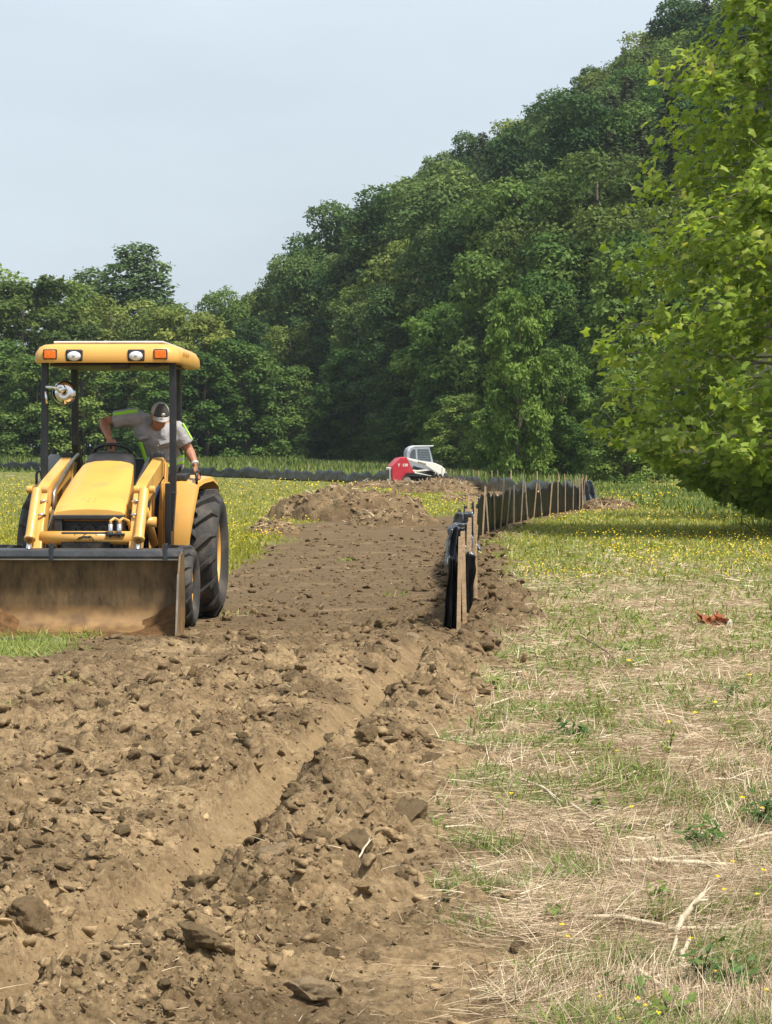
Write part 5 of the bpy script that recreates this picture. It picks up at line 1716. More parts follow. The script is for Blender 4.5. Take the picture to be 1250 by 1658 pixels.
# ================================================================== DIRT HEAPS
def heap(name, label, cx, cy, rx, ry, h, seed, lumps=1.0, rot=0.0, n=110, grassy=False):
    """earth tipped in a loose heap: rough, slumped, with roots and clods"""
    u = np.linspace(-1.25, 1.25, n); A, B = np.meshgrid(u, u)
    ca, sa = math.cos(rot), math.sin(rot)
    X_ = A * rx; Y_ = B * ry
    wx = cx + X_ * ca - Y_ * sa; wy = cy + X_ * sa + Y_ * ca
    d = np.sqrt(A ** 2 + B ** 2) + 0.30 * fbm(A + seed, B, 0.6, 3)
    pk = np.clip(1 - d, 0, 1) ** 0.75
    rel = 0.42 * h * fbm(wx + seed, wy, 0.9, 4, 0.62) + 0.24 * h * (0.5 - np.abs(perlin(wx / .3 + seed, wy / .3))) + domes(wx, wy, 0.35, .5) * .5 * lumps + domes(wx + .2, wy, 0.16, .5) * .6 * lumps
    g = ground_h(wx.ravel(), wy.ravel())[0].reshape(wx.shape)
    z = g + h * pk + rel * sstep(0.0, 0.25, pk) - 0.06 * (pk <= 0)
    i = (np.arange(n - 1)[:, None] * n + np.arange(n - 1)[None, :]).ravel()
    keep = (np.clip(1 - d, 0, 1).ravel() > 0)
    q_ = np.stack([i, i + 1, i + n + 1, i + n], 1)
    q_ = q_[keep[q_].any(1)]
    me = np_mesh(name, np.stack([wx - cx, wy - cy, z], -1).reshape(-1, 3), None, {'damp': np.full(wx.size, .75)}, q_)
    bm = bmesh.new(); bm.from_mesh(me)
    bmesh.ops.delete(bm, geom=[v for v in bm.verts if not v.link_faces], context='VERTS')
    bm.to_mesh(me); bm.free()
    o = link(name, me, soil_m)
    o.location = (cx, cy, 0)
    tag(o, label, 'dirt pile', 'heaps of scraped earth at the end of the strip')
    # lumps and torn roots over the surface
    r2 = np.random.default_rng(int(seed * 10)); zi = z; V, Fc, Rn, off = [], [], [], 0
    nb_ = int(170 * min(1.5, rx * ry / 4 + .3))
    S_ = Stuff(); P_ = []
    for k in range(nb_ * 4):
        a_, b_ = r2.uniform(-1, 1, 2); ia = int((a_ + 1.25) / 2.5 * (n - 1)); ib = int((b_ + 1.25) / 2.5 * (n - 1))
        if pk[ib, ia] < .12: continue
        p = np.array([wx[ib, ia] - cx, wy[ib, ia] - cy, z[ib, ia]])
        if len(V) < nb_ and k % 3 == 0:
            pv, pf = SMALL[r2.integers(len(SMALL))]; s_ = r2.uniform(.025, .085)
            an = r2.random() * 6.28; q2 = pv * s_
            V.append(np.stack([p[0] + q2[:, 0] * math.cos(an) - q2[:, 1] * math.sin(an), p[1] + q2[:, 0] * math.sin(an) + q2[:, 1] * math.cos(an), p[2] + q2[:, 2]], 1)); Fc.append(pf + off); off += len(pv); Rn.append(np.full(len(pv), r2.random()))
        else: P_.append(p)
    if V:
        c2 = link('clods', np_mesh('clods', np.concatenate(V), np.concatenate(Fc), {'rnd': np.concatenate(Rn), 'damp': np.full(off, .8)}), crumb_m, o, smooth=False); c2['kind'] = 'stuff'
    if P_:
        P_ = np.array(P_); k = len(P_)
        S_.add(*blades(P_ + np.array([0, 0, .01]), r2.uniform(0, 6.28, k), r2.uniform(-.2, .9, k), r2.uniform(.08, .35, k), cy * .0004 * r2.uniform(.6, 1.5, k), r2.uniform(0, .5, k), r2, 2, r2.uniform(.05, .8, k)))
        S_.build('roots', straw_m, None, None).parent = o
    return o


# ================================================================== CLODS
def clod_mesh(seed, sub, slab=False):
    """a broken lump of earth: faceted by fracture planes, roughened"""
    rr = random.Random(seed)
    bm = bmesh.new()
    bmesh.ops.create_icosphere(bm, subdivisions=sub, radius=1.0)
    pl = []
    for k in range(9 if sub > 2 else 6):
        nv = Vector((rr.gauss(0, 1), rr.gauss(0, 1), rr.gauss(0, .8))).normalized(); pl.append((nv, rr.uniform(.35, .75) if sub > 2 else rr.uniform(.25, .7)))
    off = Vector((rr.uniform(0, 50), rr.uniform(0, 50), rr.uniform(0, 50)))
    for v in bm.verts:
        for nv, d in pl:
            e = v.co.dot(nv) - d
            if e > 0: v.co -= nv * e * .97
        nn = mnoise.fractal(v.co * 1.6 + off, .9, 2.1, 4) * .22 + ((.5 - abs(mnoise.noise(v.co * 4 + off))) * .16 + mnoise.fractal(v.co * 7 + off, .8, 2, 3) * .09 if sub > 2 else 0)
        if sub <= 2: nn = mnoise.noise(v.co * 2.3 + off) * .45 + rr.gauss(0, .10)
        v.co += v.co.normalized() * nn
        v.co.z *= .38 if slab else .72
        v.co.x *= 1.2
    me = bpy.data.meshes.new('dirt_clod'); bm.to_mesh(me); bm.free()
    return me


BIG = [clod_mesh(100 + k, 4, k % 4 == 3) for k in range(12)]
for me in BIG:
    _a = me.attributes.new('damp', 'FLOAT', 'POINT'); _a.data.foreach_set('value', np.full(len(me.vertices), -1.0, dtype=np.float32))
    me.materials.append(soil_m)
    me.polygons.foreach_set('use_smooth', np.ones(len(me.polygons), dtype=bool))
SMALL = []
for k in range(10):
    me = clod_mesh(300 + k, 2)
    v = np.zeros(len(me.vertices) * 3); me.vertices.foreach_get('co', v)
    f = np.zeros(len(me.polygons) * 3, dtype=np.int32); me.polygons.foreach_get('vertices', f)
    SMALL.append((v.reshape(-1, 3), f.reshape(-1, 3)))
    bpy.data.meshes.remove(me)
TINY = []
for k in range(8):
    me = clod_mesh(400 + k, 1)
    v = np.zeros(len(me.vertices) * 3); me.vertices.foreach_get('co', v)
    f = np.zeros(len(me.polygons) * 3, dtype=np.int32); me.polygons.foreach_get('vertices', f)
    TINY.append((v.reshape(-1, 3), f.reshape(-1, 3)))
    bpy.data.meshes.remove(me)


def rough_w(x, y):
    """where loose clods lie: thick beside the trench and fence, thinner on the driven strip"""
    d = x - line_x(y)
    wgt = .09 + .75 * np.exp(-((d + .80) / .50) ** 2) * sstep(24, 16, y) + 1.0 * np.exp(-((d - .33) / .33) ** 2) + .5 * np.exp(-((d + 2.0) / .55) ** 2) * sstep(21, 16, y) + .7 * np.exp(-((d + 1.28) / .16) ** 2) * sstep(22, 17, y) + .6 * np.exp(-((d + .42) / .09) ** 2) * sstep(22, 18, y) + .35 * np.exp(-((d + .55) / .3) ** 2)
    wgt = wgt * (1 - .8 * ((d > -.27) & (d < -.04) & (y < 20.5)))
    return wgt * dirt_mask(x, y) * (.3 + 1.1 * np.clip(perlin(x / .8 + 2, y / 1.1) + .45, 0, 1))


def scatter_img(n, v0, v1, u0, u1, r):
    """ground points spread evenly over the view's share of the ground between two distances"""
    v = r.uniform(v0, v1, n); y = F_PX * CAM_H / (v - HORIZON)
    u = r.uniform(u0, u1, n)
    return (u - 625) / F_PX * y, y


clabel = 'rough lump of brown earth lying on the dug strip'
cgroup = 'clods of earth on the dug strip'


def put_clod(x, y, s, mesh, lab=None, rz=None, tilt=.35, sink=.25, rnd=None, mat=None, scl=None):
    rd = rnd or random
    o = bpy.data.objects.new('dirt_clod', mesh); col.objects.link(o)
    o.location = (x, y, gh(x, y) + s * (.5 - sink) * .6)
    o.scale = scl or (s * rd.uniform(.8, 1.25), s * rd.uniform(.8, 1.2), s * rd.uniform(.75, 1.2))
    o.rotation_euler = (rd.uniform(-tilt, tilt), rd.uniform(-tilt, tilt), rd.uniform(0, 6.28) if rz is None else rz)
    if mat:
        o.material_slots[0].link = 'OBJECT'; o.material_slots[0].material = mat
    if lab:
        return tag(o, lab, 'dirt clod', 'clods of earth on the dug strip')
    d_ = x - float(line_x(np.array([y]))[0])
    k_ = 3 if y > 21 and d_ > -.5 else 4 if y > 19 else 0 if d_ > -.02 else 1 if d_ > -1.35 else 2
    tag(o, ('rough lump of brown earth on the spoil between trench and straw', 'rough lump of brown earth on the churned bank across the trench from the straw',
            'rough lump of brown earth on the driven soil in front of the tractor', 'rough lump of brown earth beside the foot of the silt fence', 'rough lump of brown earth on the bare strip beside the tractor wheels')[k_], 'dirt clod',
        ('clods on the spoil by the straw', 'clods on the bank across the trench', 'clods in front of the tractor', 'clods along the silt fence', 'clods on the strip beside the tractor')[k_])
    return o


rc_ = random.Random(19)
smooth_clay = pm('smeared_clay', (0.215, 0.155, 0.090), 0.75, 0, .25, 9, .5, 40, spec=.2)
# lumps that stand out in the photograph
named = [
    (110, 1325, .060, 3, 'grey smeared slab of clay lying on crumbled soil left of trench', smooth_clay),
    (190, 1378, .060, 1, 'dark blocky clod just below the grey smeared slab', None),
    (432, 1322, .075, 0, 'large pale clod resting on the planed trench side', None),
    (470, 1330, .050, 5, 'dark round clod beside the large pale clod in trench', None),
    (522, 1238, .050, 2, 'pair-mate dark clod tipped into the trench bottom', None),
    (545, 1215, .055, 4, 'dark brown clod perched above the trench bottom pair', None),
    (620, 1228, .062, 7, 'grey-topped flat clod like an upturned bowl beyond trench', smooth_clay),
    (612, 1245, .045, 6, 'small crumbly clod leaning on the grey-topped flat clod', None),
    (700, 1236, .085, 8, 'wide reddish-brown lump at the edge of the straw', None),
    (668, 1335, .10, 9, 'biggest rounded heap-like clod beside the straw with stalk on it', None),
    (490, 1622, .115, 11, 'split slab of clay standing on edge in the spoil bank', smooth_clay),
    (575, 1390, .075, 10, 'upturned dark clod with shadowed hollow beside stubble turf', None),
    (520, 1395, .060, 1, 'jagged clod between trench and upturned dark clod', None),
    (436, 1440, .070, 7, 'smooth grey-brown slab leaning in the middle of the spoil', smooth_clay),
    (40, 1520, .085, 2, 'overhanging crust of dark soil at the trench lip', None),
    (275, 1272, .055, 3, 'flat smeared plate of clay tilted on the left spoil', smooth_clay),
    (225, 1248, .055, 5, 'dark clod beyond the tilted clay plate', None),
    (675, 1032, .10, 7, 'slab of clay lying across the trench near the fence end', smooth_clay),
    (600, 1055, .095, 3, 'flat clay plate left of the slab that crosses the trench', smooth_clay),
    (170, 1565, .045, 4, 'small dark clod that rolled onto the planed trench side', None),
    (320, 1590, .075, 9, 'broad broken crust on the spoil bank below the trench', None),
    (330, 1480, .065, 6, 'shelving ledge of dark soil at the trench foot', None),
]
for u, v, s, mi, lab, mt in named:
    x, y = pix(u, v)
    put_clod(x, y, s, BIG[mi], lab, rnd=rc_, mat=mt, tilt=.3, **({'scl': (.085, .04, .11), 'rz': -.5, 'sink': .1} if u == 490 else {}))
slabs = [(455, 1600, .10, .5), (250, 1390, .07, .3)]
r = np.random.default_rng(44)
N_IND = 270
xs, yy = scatter_img(6000, 840, 1690, -120, 900, r)
wgt = rough_w(xs, yy)
ok = r.random(6000) < wgt * .8
xs, yy = xs[ok], yy[ok]
cnt = 0
for x, y in zip(xs, yy):
    if cnt >= N_IND: break
    u_ = 625 + x / y * F_PX
    px_w = rc_.choice((14, 16, 18, 20, 22, 26, 32, 40))
    s = min(.105, max(.022, px_w * y / F_PX * .5)) * rc_.uniform(.85, 1.1)
    if y > 24: s = min(s, .085)
    put_clod(float(x), float(y), s, BIG[rc_.randrange(12)], rnd=rc_)
    cnt += 1


def clod_stuff(name, n, v0, v1, s0, s1, protos, seed, power=2.0, gate=1.0, label=None):
    r = np.random.default_rng(seed)
    xs, yy = scatter_img(n, v0, v1, -160, 960, r)
    wg = np.clip(rough_w(xs, yy) * 1.3 + np.where(yy > 19, .55, .10) * dirt_mask(xs, yy), 0, 1)
    if protos is TINY:      # crumbs also trickle down the planed side
        dd_ = xs - line_x(yy); wg = np.maximum(wg, .5 * ((dd_ > -.35) & (dd_ < 0) & (yy < 20.5)))
    ok = r.random(n) < wg * gate
    xs, yy = xs[ok], yy[ok]
    z = ground_h(xs, yy)[0]
    pxs = s0 + (s1 - s0) * r.random(len(xs)) ** power
    s = pxs * yy / F_PX * .5
    s = np.minimum(s, .05)
    V, Fc, Rn = [], [], []
    off = 0
    for k in range(len(xs)):
        pv, pf = protos[r.integers(len(protos))]
        a = r.random() * 6.28; ca, sa = math.cos(a), math.sin(a)
        tx_, ty_ = r.normal() * .3, r.normal() * .3
        q_ = pv * np.array([s[k] * r.uniform(.8, 1.3), s[k] * r.uniform(.8, 1.2), s[k] * r.uniform(.7, 1.2)])
        x2 = q_[:, 0] * ca - q_[:, 1] * sa; y2 = q_[:, 0] * sa + q_[:, 1] * ca
        V.append(np.stack([xs[k] + x2, yy[k] + y2, z[k] + s[k] * .18 + q_[:, 2] + x2 * tx_ + y2 * ty_], 1))
        Fc.append(pf + off); off += len(pv)
        Rn.append(np.full(len(pv), r.random()))
    me = np_mesh(name, np.concatenate(V), np.concatenate(Fc), {'rnd': np.concatenate(Rn), 'damp': damp_of(np.concatenate(V)[:, 0], np.concatenate(V)[:, 1])})
    o = link(name, me, crumb_m, smooth=False)
    tag(o, label, 'soil', kind='stuff')
    return o


crumb_m, n, l, b = nmat('crumbs')
geo = n.new('ShaderNodeNewGeometry'); at = n.new('ShaderNodeAttribute'); at.attribute_name = 'rnd'
soil, noise_, mix_, ramp_ = soil_color(n, l, geo.outputs['Position'])
hv = n.new('ShaderNodeHueSaturation'); mrx = n.new('ShaderNodeMapRange'); mrx.inputs['To Min'].default_value = 0.80; mrx.inputs['To Max'].default_value = 1.28
l.new(at.outputs['Fac'], mrx.inputs['Value']); l.new(mrx.outputs['Result'], hv.inputs['Value']); l.new(soil, hv.inputs['Color'])
l.new(hv.outputs['Color'], b.inputs['Base Color']); b.inputs['Roughness'].default_value = .95; b.inputs['Specular IOR Level'].default_value = .12
bp = n.new('ShaderNodeBump'); bp.inputs['Strength'].default_value = 0.7; bp.inputs['Distance'].default_value = 0.008
l.new(noise_(70, 6, 0.7), bp.inputs['Height']); l.new(bp.outputs['Normal'], b.inputs['Normal'])
clod_stuff('small_clods', 12000, 835, 1700, 5, 34, SMALL, 61, 3.4, .8, 'small lumps of broken brown soil strewn over the dug strip')
clod_stuff('soil_crumbs', 30000, 870, 1700, 2.5, 7, TINY, 62, 1.3, .9, 'crumbs of loose brown soil covering the dug strip')

# ================================================================== STRAW, GRASS, FLOWERS
def blades(P, az, pitch, length, width, bend, r, seg=2, rnd=None):
    """curved blades: az = heading, pitch = rise at the foot, bend = how much they arch over"""
    k = len(P)
    hd = np.stack([np.cos(az), np.sin(az), np.zeros(k)], 1)
    sd = np.stack([-np.sin(az), np.cos(az), np.zeros(k)], 1)
    tw = r.normal(size=k) * .5
    sdv = sd * np.cos(tw)[:, None] + np.array([0, 0, 1])[None] * np.sin(tw)[:, None]
    pos = P.copy(); V = []
    for j in range(seg):
        wj = width * (1 - .75 * j / seg)
        V += [pos - sdv * wj[:, None] / 2, pos + sdv * wj[:, None] / 2]
        an = pitch - bend * (j + .5)
        pos = pos + (hd * np.cos(an)[:, None] + np.array([0, 0, 1])[None] * np.sin(an)[:, None]) * (length / seg)[:, None]
    V.append(pos)
    m_ = 2 * seg + 1
    V = np.stack(V, 1).reshape(-1, 3)
    tri = []
    for j in range(seg - 1):
        tri += [[2 * j, 2 * j + 1, 2 * j + 3], [2 * j, 2 * j + 3, 2 * j + 2]]
    tri.append([2 * seg - 2, 2 * seg - 1, 2 * seg])
    T_ = (np.arange(k)[:, None, None] * m_ + np.array(tri)[None]).reshape(-1, 3)
    return V, T_, np.repeat(r.random(k) if rnd is None else rnd, m_)


class Stuff:
    def __init__(self): self.V, self.T, self.R, self.o = [], [], [], 0
    def add(self, V, T_, R_):
        self.V.append(V); self.T.append(T_ + self.o); self.R.append(R_); self.o += len(V)
    def build(self, name, mat, label, cat):
        o = link(name, np_mesh(name, np.concatenate(self.V), np.concatenate(self.T), {'rnd': np.concatenate(self.R)}), mat, smooth=False)
        return tag(o, label, cat, kind='stuff')


straw_m = leafmat('straw', [(0, (.15, .10, .06)), (.35, (.36, .265, .165)), (.7, (.54, .43, .28)), (1, (.70, .61, .45))], .2, .6, 0)
grass_m = leafmat('grass', [(0, (.065, .115, .018)), (.5, (.15, .225, .040)), (.85, (.27, .32, .08)), (1, (.44, .42, .17))], .35, .5, 0)
field_m = leafmat('field_grass', [(0, (.13, .15, .026)), (.5, (.28, .29, .048)), (.85, (.42, .395, .085)), (1, (.52, .46, .17))], .45, .6, 0)
flower_m = leafmat('yellow_petals', [(0, (.75, .52, .01)), (1, (.85, .72, .02))], .3, .5, 0)
weed_m = leafmat('weeds', [(0, (.03, .07, .014)), (.6, (.07, .14, .028)), (1, (.13, .20, .04))], .3, .5, .1)

r = np.random.default_rng(77)
# --- dead straw lying matted on the right
st = Stuff()
xs, yy = scatter_img(195000, 862, 1720, 700, 1340, r)
m_d = dirt_mask(xs, yy)
pat = fbm(xs, yy, .8, 3)
keep = r.random(len(xs)) < (1 - m_d) * np.where(yy > 34, .30, .55) * (.45 + .55 * sstep(-.35, .2, pat)) + .012 * m_d * (xs > line_x(yy))
keep &= xs > line_x(yy) + .15
xs, yy, pat = xs[keep], yy[keep], pat[keep]
z = ground_h(xs, yy)[0]
k = len(xs)
swirl = 3.0 * perlin(xs / 1.2 + 5, yy / 1.2) + .35
az = swirl + r.normal(size=k) * .55 + np.pi * (r.random(k) < .5)
up = r.random(k) < .2
pitch = np.where(up, r.uniform(.4, 1.3, k), r.uniform(-.05, .28, k))
ln = r.uniform(.06, .24, k) * np.where(up, .8, 1.0)
wdt = np.maximum(.0022, yy * .00036) * r.uniform(.7, 1.5, k)
P = np.stack([xs, yy, z + r.uniform(.0, .035, k) * np.where(up, .3, 1)], 1)
st.add(*blades(P, az, pitch, ln, wdt, r.uniform(-.05, .3, k), r, 2, np.clip(.48 + .27 * r.normal(size=k) + .25 * pat, 0, 1)))
# the same mat goes on beyond the edge of the view
def margin(n_, side):
    v = r.uniform(835, 1720, n_); y_ = F_PX * CAM_H / (v - HORIZON)
    e_ = (1335 - 625) / F_PX * y_ if side > 0 else (-160 - 625) / F_PX * y_
    return e_ + side * r.uniform(0, 1, n_) * (1.6 + .04 * y_), y_
xs, yy = margin(26000, 1); k = len(xs)
P = np.stack([xs, yy, ground_h(xs, yy)[0] + r.uniform(0, .035, k)], 1)
up = r.random(k) < .2
st.add(*blades(P, 3.0 * perlin(xs / 1.2 + 5, yy / 1.2) + r.normal(size=k) * .55, np.where(up, r.uniform(.4, 1.3, k), r.uniform(-.05, .28, k)), r.uniform(.08, .26, k), np.maximum(.004, yy * .0006) * r.uniform(.7, 1.5, k), r.uniform(-.05, .3, k), r, 2, np.clip(.5 + .27 * r.normal(size=k), 0, 1)))
# stray straws on the soil
xs, yy = scatter_img(5000, 840, 1720, -100, 900, r)
keep = (dirt_mask(xs, yy) > .6) & (r.random(5000) < .2)
xs, yy = xs[keep], yy[keep]; k = len(xs)
P = np.stack([xs, yy, ground_h(xs, yy)[0] + .012], 1)
st.add(*blades(P, r.uniform(0, 6.28, k), r.uniform(-.1, .5, k), r.uniform(.03, .14, k), np.maximum(.0025, yy * .0004), r.uniform(0, .2, k), r, 2, r.uniform(.1, .8, k)))
st.build('straw', straw_m, 'matted dry straw and dead grass covering the ground beside the trench', 'straw')

# --- green grass and low weeds coming through
gs = Stuff()
xs, yy = scatter_img(230000, 800, 1720, 700, 1340, r)
pat = fbm(xs + 9, yy, .55, 3) + .5 * fbm(xs, yy + 4, 2.2, 2)
gr = sstep(-.16, .22, pat + .012 * (yy - 12))
gr = np.where(yy > 40, .9, np.maximum(gr, .05))
keep = (r.random(len(xs)) < gr * (1 - dirt_mask(xs, yy)) * .6) & (xs > line_x(yy) + .2)
xs, yy = xs[keep], yy[keep]; k = len(xs)
hgt = np.where(yy > 30, r.uniform(.05, .16, k), r.uniform(.03, .13, k))
P = np.stack([xs, yy, ground_h(xs, yy)[0] - .005], 1)
near_cam = yy < 40
rn = np.clip(.42 + .24 * r.normal(size=k) + .008 * (yy - 10), 0, 1)
a, b_, c_ = blades(P, r.uniform(0, 6.28, k), r.uniform(.35, 1.35, k), hgt, np.maximum(.005, yy * .0007) * r.uniform(.7, 1.6, k), r.uniform(.1, .6, k), r, 2, rn)
gs.add(a, b_, c_)
xs, yy = margin(12000, 1)
keep = r.random(len(xs)) < sstep(-.16, .22, fbm(xs + 9, yy, .55, 3) + .5 * fbm(xs, yy + 4, 2.2, 2) + .012 * (yy - 12)); xs, yy = xs[keep], yy[keep]; k = len(xs)
P = np.stack([xs, yy, ground_h(xs, yy)[0] - .005], 1)
gs.add(*blades(P, r.uniform(0, 6.28, k), r.uniform(.35, 1.35, k), r.uniform(.04, .14, k), np.maximum(.007, yy * .001) * r.uniform(.7, 1.6, k), r.uniform(.1, .6, k), r, 2, np.clip(.45 + .24 * r.normal(size=k), 0, 1)))
# tufts: before the bucket and along the strip's left edge
def tuft(cx, cy, rad, n_, h0, h1, tone=.45):
    xs = cx + r.normal(size=n_) * rad; yy = cy + r.normal(size=n_) * rad * 1.3
    P = np.stack([xs, yy, ground_h(xs, yy)[0] - .005], 1)
    gs.add(*blades(P, r.uniform(0, 6.28, n_), r.uniform(.5, 1.45, n_), r.uniform(h0, h1, n_), np.maximum(.005, yy * .0005) * r.uniform(.7, 1.5, n_), r.uniform(.1, .7, n_), r, 2, np.clip(tone + .22 * r.normal(size=n_), 0, 1)))
for u, v, rad, n_ in ((20, 1030, .22, 420), (75, 1032, .20, 420), (125, 1032, .11, 200), (50, 1045, .2, 260), (15, 1050, .25, 400), (-20, 1055, .3, 400), (70, 1055, .12, 120), (-30, 1035, .3, 400), (105, 1130, .05, 60), (60, 1140, .05, 40), (150, 1028, .06, 80), (0, 1165, .04, 30), (800, 1110, .09, 130), (640, 960, .08, 30), (376, 990, .08, 40), (560, 905, .1, 40)):
    x, y = pix(u, v); tuft(x, y, rad, int(n_ * .7), .03, .15, .72)
gs.build('grass', grass_m, 'fresh green grass and small weeds sprouting through the straw', 'grass')

# --- the field: pale yellow-green growth on both sides
fg = Stuff()
xs, yy = scatter_img(125000, 764, 940, -90, 1340, r)
keep = (dirt_mask(xs, yy) < .4) & (r.random(len(xs)) < .75 * sstep(27, 46, yy + 8 * fbm(xs, yy, 2.5, 2)))
xs, yy = xs[keep], yy[keep]; k = len(xs)
P = np.stack([xs, yy, ground_h(xs, yy)[0] - .01], 1)
pat = fbm(xs, yy, 4.0, 3)
fg.add(*blades(P, r.uniform(0, 6.28, k), r.uniform(.6, 1.5, k), r.uniform(.04, .14, k), yy * .0009 * r.uniform(.6, 1.5, k), r.uniform(0, .5, k), r, 1, np.clip(.52 + .25 * pat + .22 * r.normal(size=k), 0, 1)))
# between tractor and camera-side edge of the field
xs, yy = scatter_img(30000, 860, 960, -100, 420, r)
keep = (dirt_mask(xs, yy) < .4); xs, yy = xs[keep], yy[keep]; k = len(xs)
P = np.stack([xs, yy, ground_h(xs, yy)[0] - .01], 1)
fg.add(*blades(P, r.uniform(0, 6.28, k), r.uniform(.6, 1.5, k), r.uniform(.05, .18, k), yy * .0008 * r.uniform(.6, 1.5, k), r.uniform(0, .5, k), r, 2, np.clip(.45 + .22 * r.normal(size=k), 0, 1)))
fg.build('field_grass', field_m, 'low yellow-green growth covering the open field', 'grass')

# --- rank growth at the foot of the woods
tg = Stuff()
n_ = 60000
uu = r.uniform(-60, 1280, n_)
dist = np.interp(uu, [-60, 400, 560, 720, 900, 1000, 1280], [196, 192, 176, 158, 126, 100, 66]) + r.uniform(-1, 1, n_) ** 2 * r.choice([-26, 12], n_)
xs = (uu - 625) / F_PX * dist; yy = dist
k = n_
hd = hill_d(xs, yy)
z0 = np.maximum(ground_h(xs, yy)[0], np.where(hd > -1, hill_h(xs, yy), -9))
hh = r.uniform(.2, .85, k) * np.where(uu > 950, .5, 1) * (.5 + .7 * np.clip(fbm(xs, yy, 6, 2) + .5, 0, 1))
P = np.stack([xs, yy, z0 - .05], 1)
tg.add(*blades(P, r.uniform(0, 6.28, k), r.uniform(.7, 1.5, k), hh, yy * .0011 * r.uniform(.6, 1.6, k), r.uniform(0, .6, k), r, 1, np.clip(.40 + .22 * r.normal(size=k) + .3 * fbm(xs, yy, 9, 2), 0, 1)))
tg.build('tall_weeds', leafmat('rank_weeds', [(0, (.06, .10, .022)), (.5, (.14, .195, .042)), (.85, (.23, .27, .07)), (1, (.36, .33, .15))], .3, .6, 0), 'rank tall weeds and brambles along the foot of the woods', 'weeds')

# --- yellow flowers
fl = Stuff()
def flowers(xs, yy, h, size):
    k = len(xs)
    P = np.stack([xs, yy, ground_h(xs, yy)[0] + h], 1)
    N = np.stack([r.normal(size=k) * .45, r.normal(size=k) * .45 - .4, np.ones(k)], 1)
    for q_ in range(2):
        V, T_, R_ = leaf_quads(P, N + r.normal(size=(k, 3)) * .15, size, fold=-.2, asp=1.0, r=r)
        fl.add(V, T_, R_)
xs, yy = scatter_img(4200, 790, 960, 840, 1300, r)
keep = (fbm(xs + 2, yy, 2.6, 2) + .25 * (xs > 3.5) > .16) & (dirt_mask(xs, yy) < .3) & (yy > 24)
flowers(xs[keep], yy[keep], r.uniform(.06, .2, keep.sum()), yy[keep] * .00065 * r.uniform(.5, 1.3, keep.sum()))
xs, yy = scatter_img(6500, 778, 900, -60, 800, r)
keep = (dirt_mask(xs, yy) < .3) & (fbm(xs, yy + 3, 3.5, 2) > -.1)
flowers(xs[keep], yy[keep], r.uniform(.06, .2, keep.sum()), yy[keep] * .0006 * r.uniform(.5, 1.3, keep.sum()))
for u, v in ((922, 1518), (912, 1535), (975, 1607), (1048, 1638), (1036, 1645), (1122, 1522), (1150, 1617), (1163, 1577), (1245, 1617), (1240, 1425), (1230, 1440), (1176, 1432), (1025, 1310), (1165, 1440), (1190, 1390), (1160, 1140), (1128, 1155), (1215, 1090), (1005, 1648), (1070, 1656), (1085, 1180), (1000, 1205), (1205, 1305), (1238, 1312), (829, 1290), (1020, 1068)):
    x, y = pix(u, v + 12)
    a_ = np.array([x]), np.array([y])
    hh_ = r.uniform(.04, .11); zz_ = gh(x, y) + hh_
    for q_ in range(5):
        an_ = q_ * 1.2566 + r.random() * .4; sz_ = y * .0012
        V, T_, R_ = leaf_quads(np.array([[x + math.cos(an_) * sz_ * .5, y + math.sin(an_) * sz_ * .5, zz_ + r.normal() * .002]]), np.array([[math.cos(an_) * -.3, math.sin(an_) * -.3 - .35, 1.0]]), np.array([sz_ * 1.1]), fold=.3, asp=.9, r=r)
        fl.add(V, T_, R_)
fl.build('yellow_flowers', flower_m, 'small yellow wildflowers scattered over field and straw', 'flowers')

heap('dirt_pile', 'long rough heap of scraped earth and roots ending the bare strip', -1.05, 58.5, 2.0, 2.4, .80, 3.0)
heap('dirt_pile', 'low smooth mound of earth in front of the long rough heap', .15, 53.5, 1.15, 1.7, .32, 8.0, .5)
heap('dirt_pile', 'small dark clump of earth and torn turf at grass edge below the long heap', -2.35, 47.5, .55, .8, .26, 12.0)
heap('dirt_pile', 'heap of loose earth pushed up in front of the track loader', 2.3, 98.0, 1.9, 3.0, .55, 15.0)
heap('dirt_pile', 'earth bank lying against the far silt fence right of the loader', 4.2, 80.0, 2.2, 4.2, .26, 18.0, .6, rot=.25)
heap('dirt_pile', 'low clod mound outside the corner of the silt fence', 6.75, 68.5, .8, 1.6, .26, 22.0)
heap('dirt_pile', 'narrow earth heap with tufts behind the long rough heap', -.9, 73.0, .8, 2.0, .38, 27.0)
heap('dirt_pile', 'flat spread of dark earth between the loader heap and the yellow grass', .4, 112.0, 2.6, 3.0, .28, 31.0)

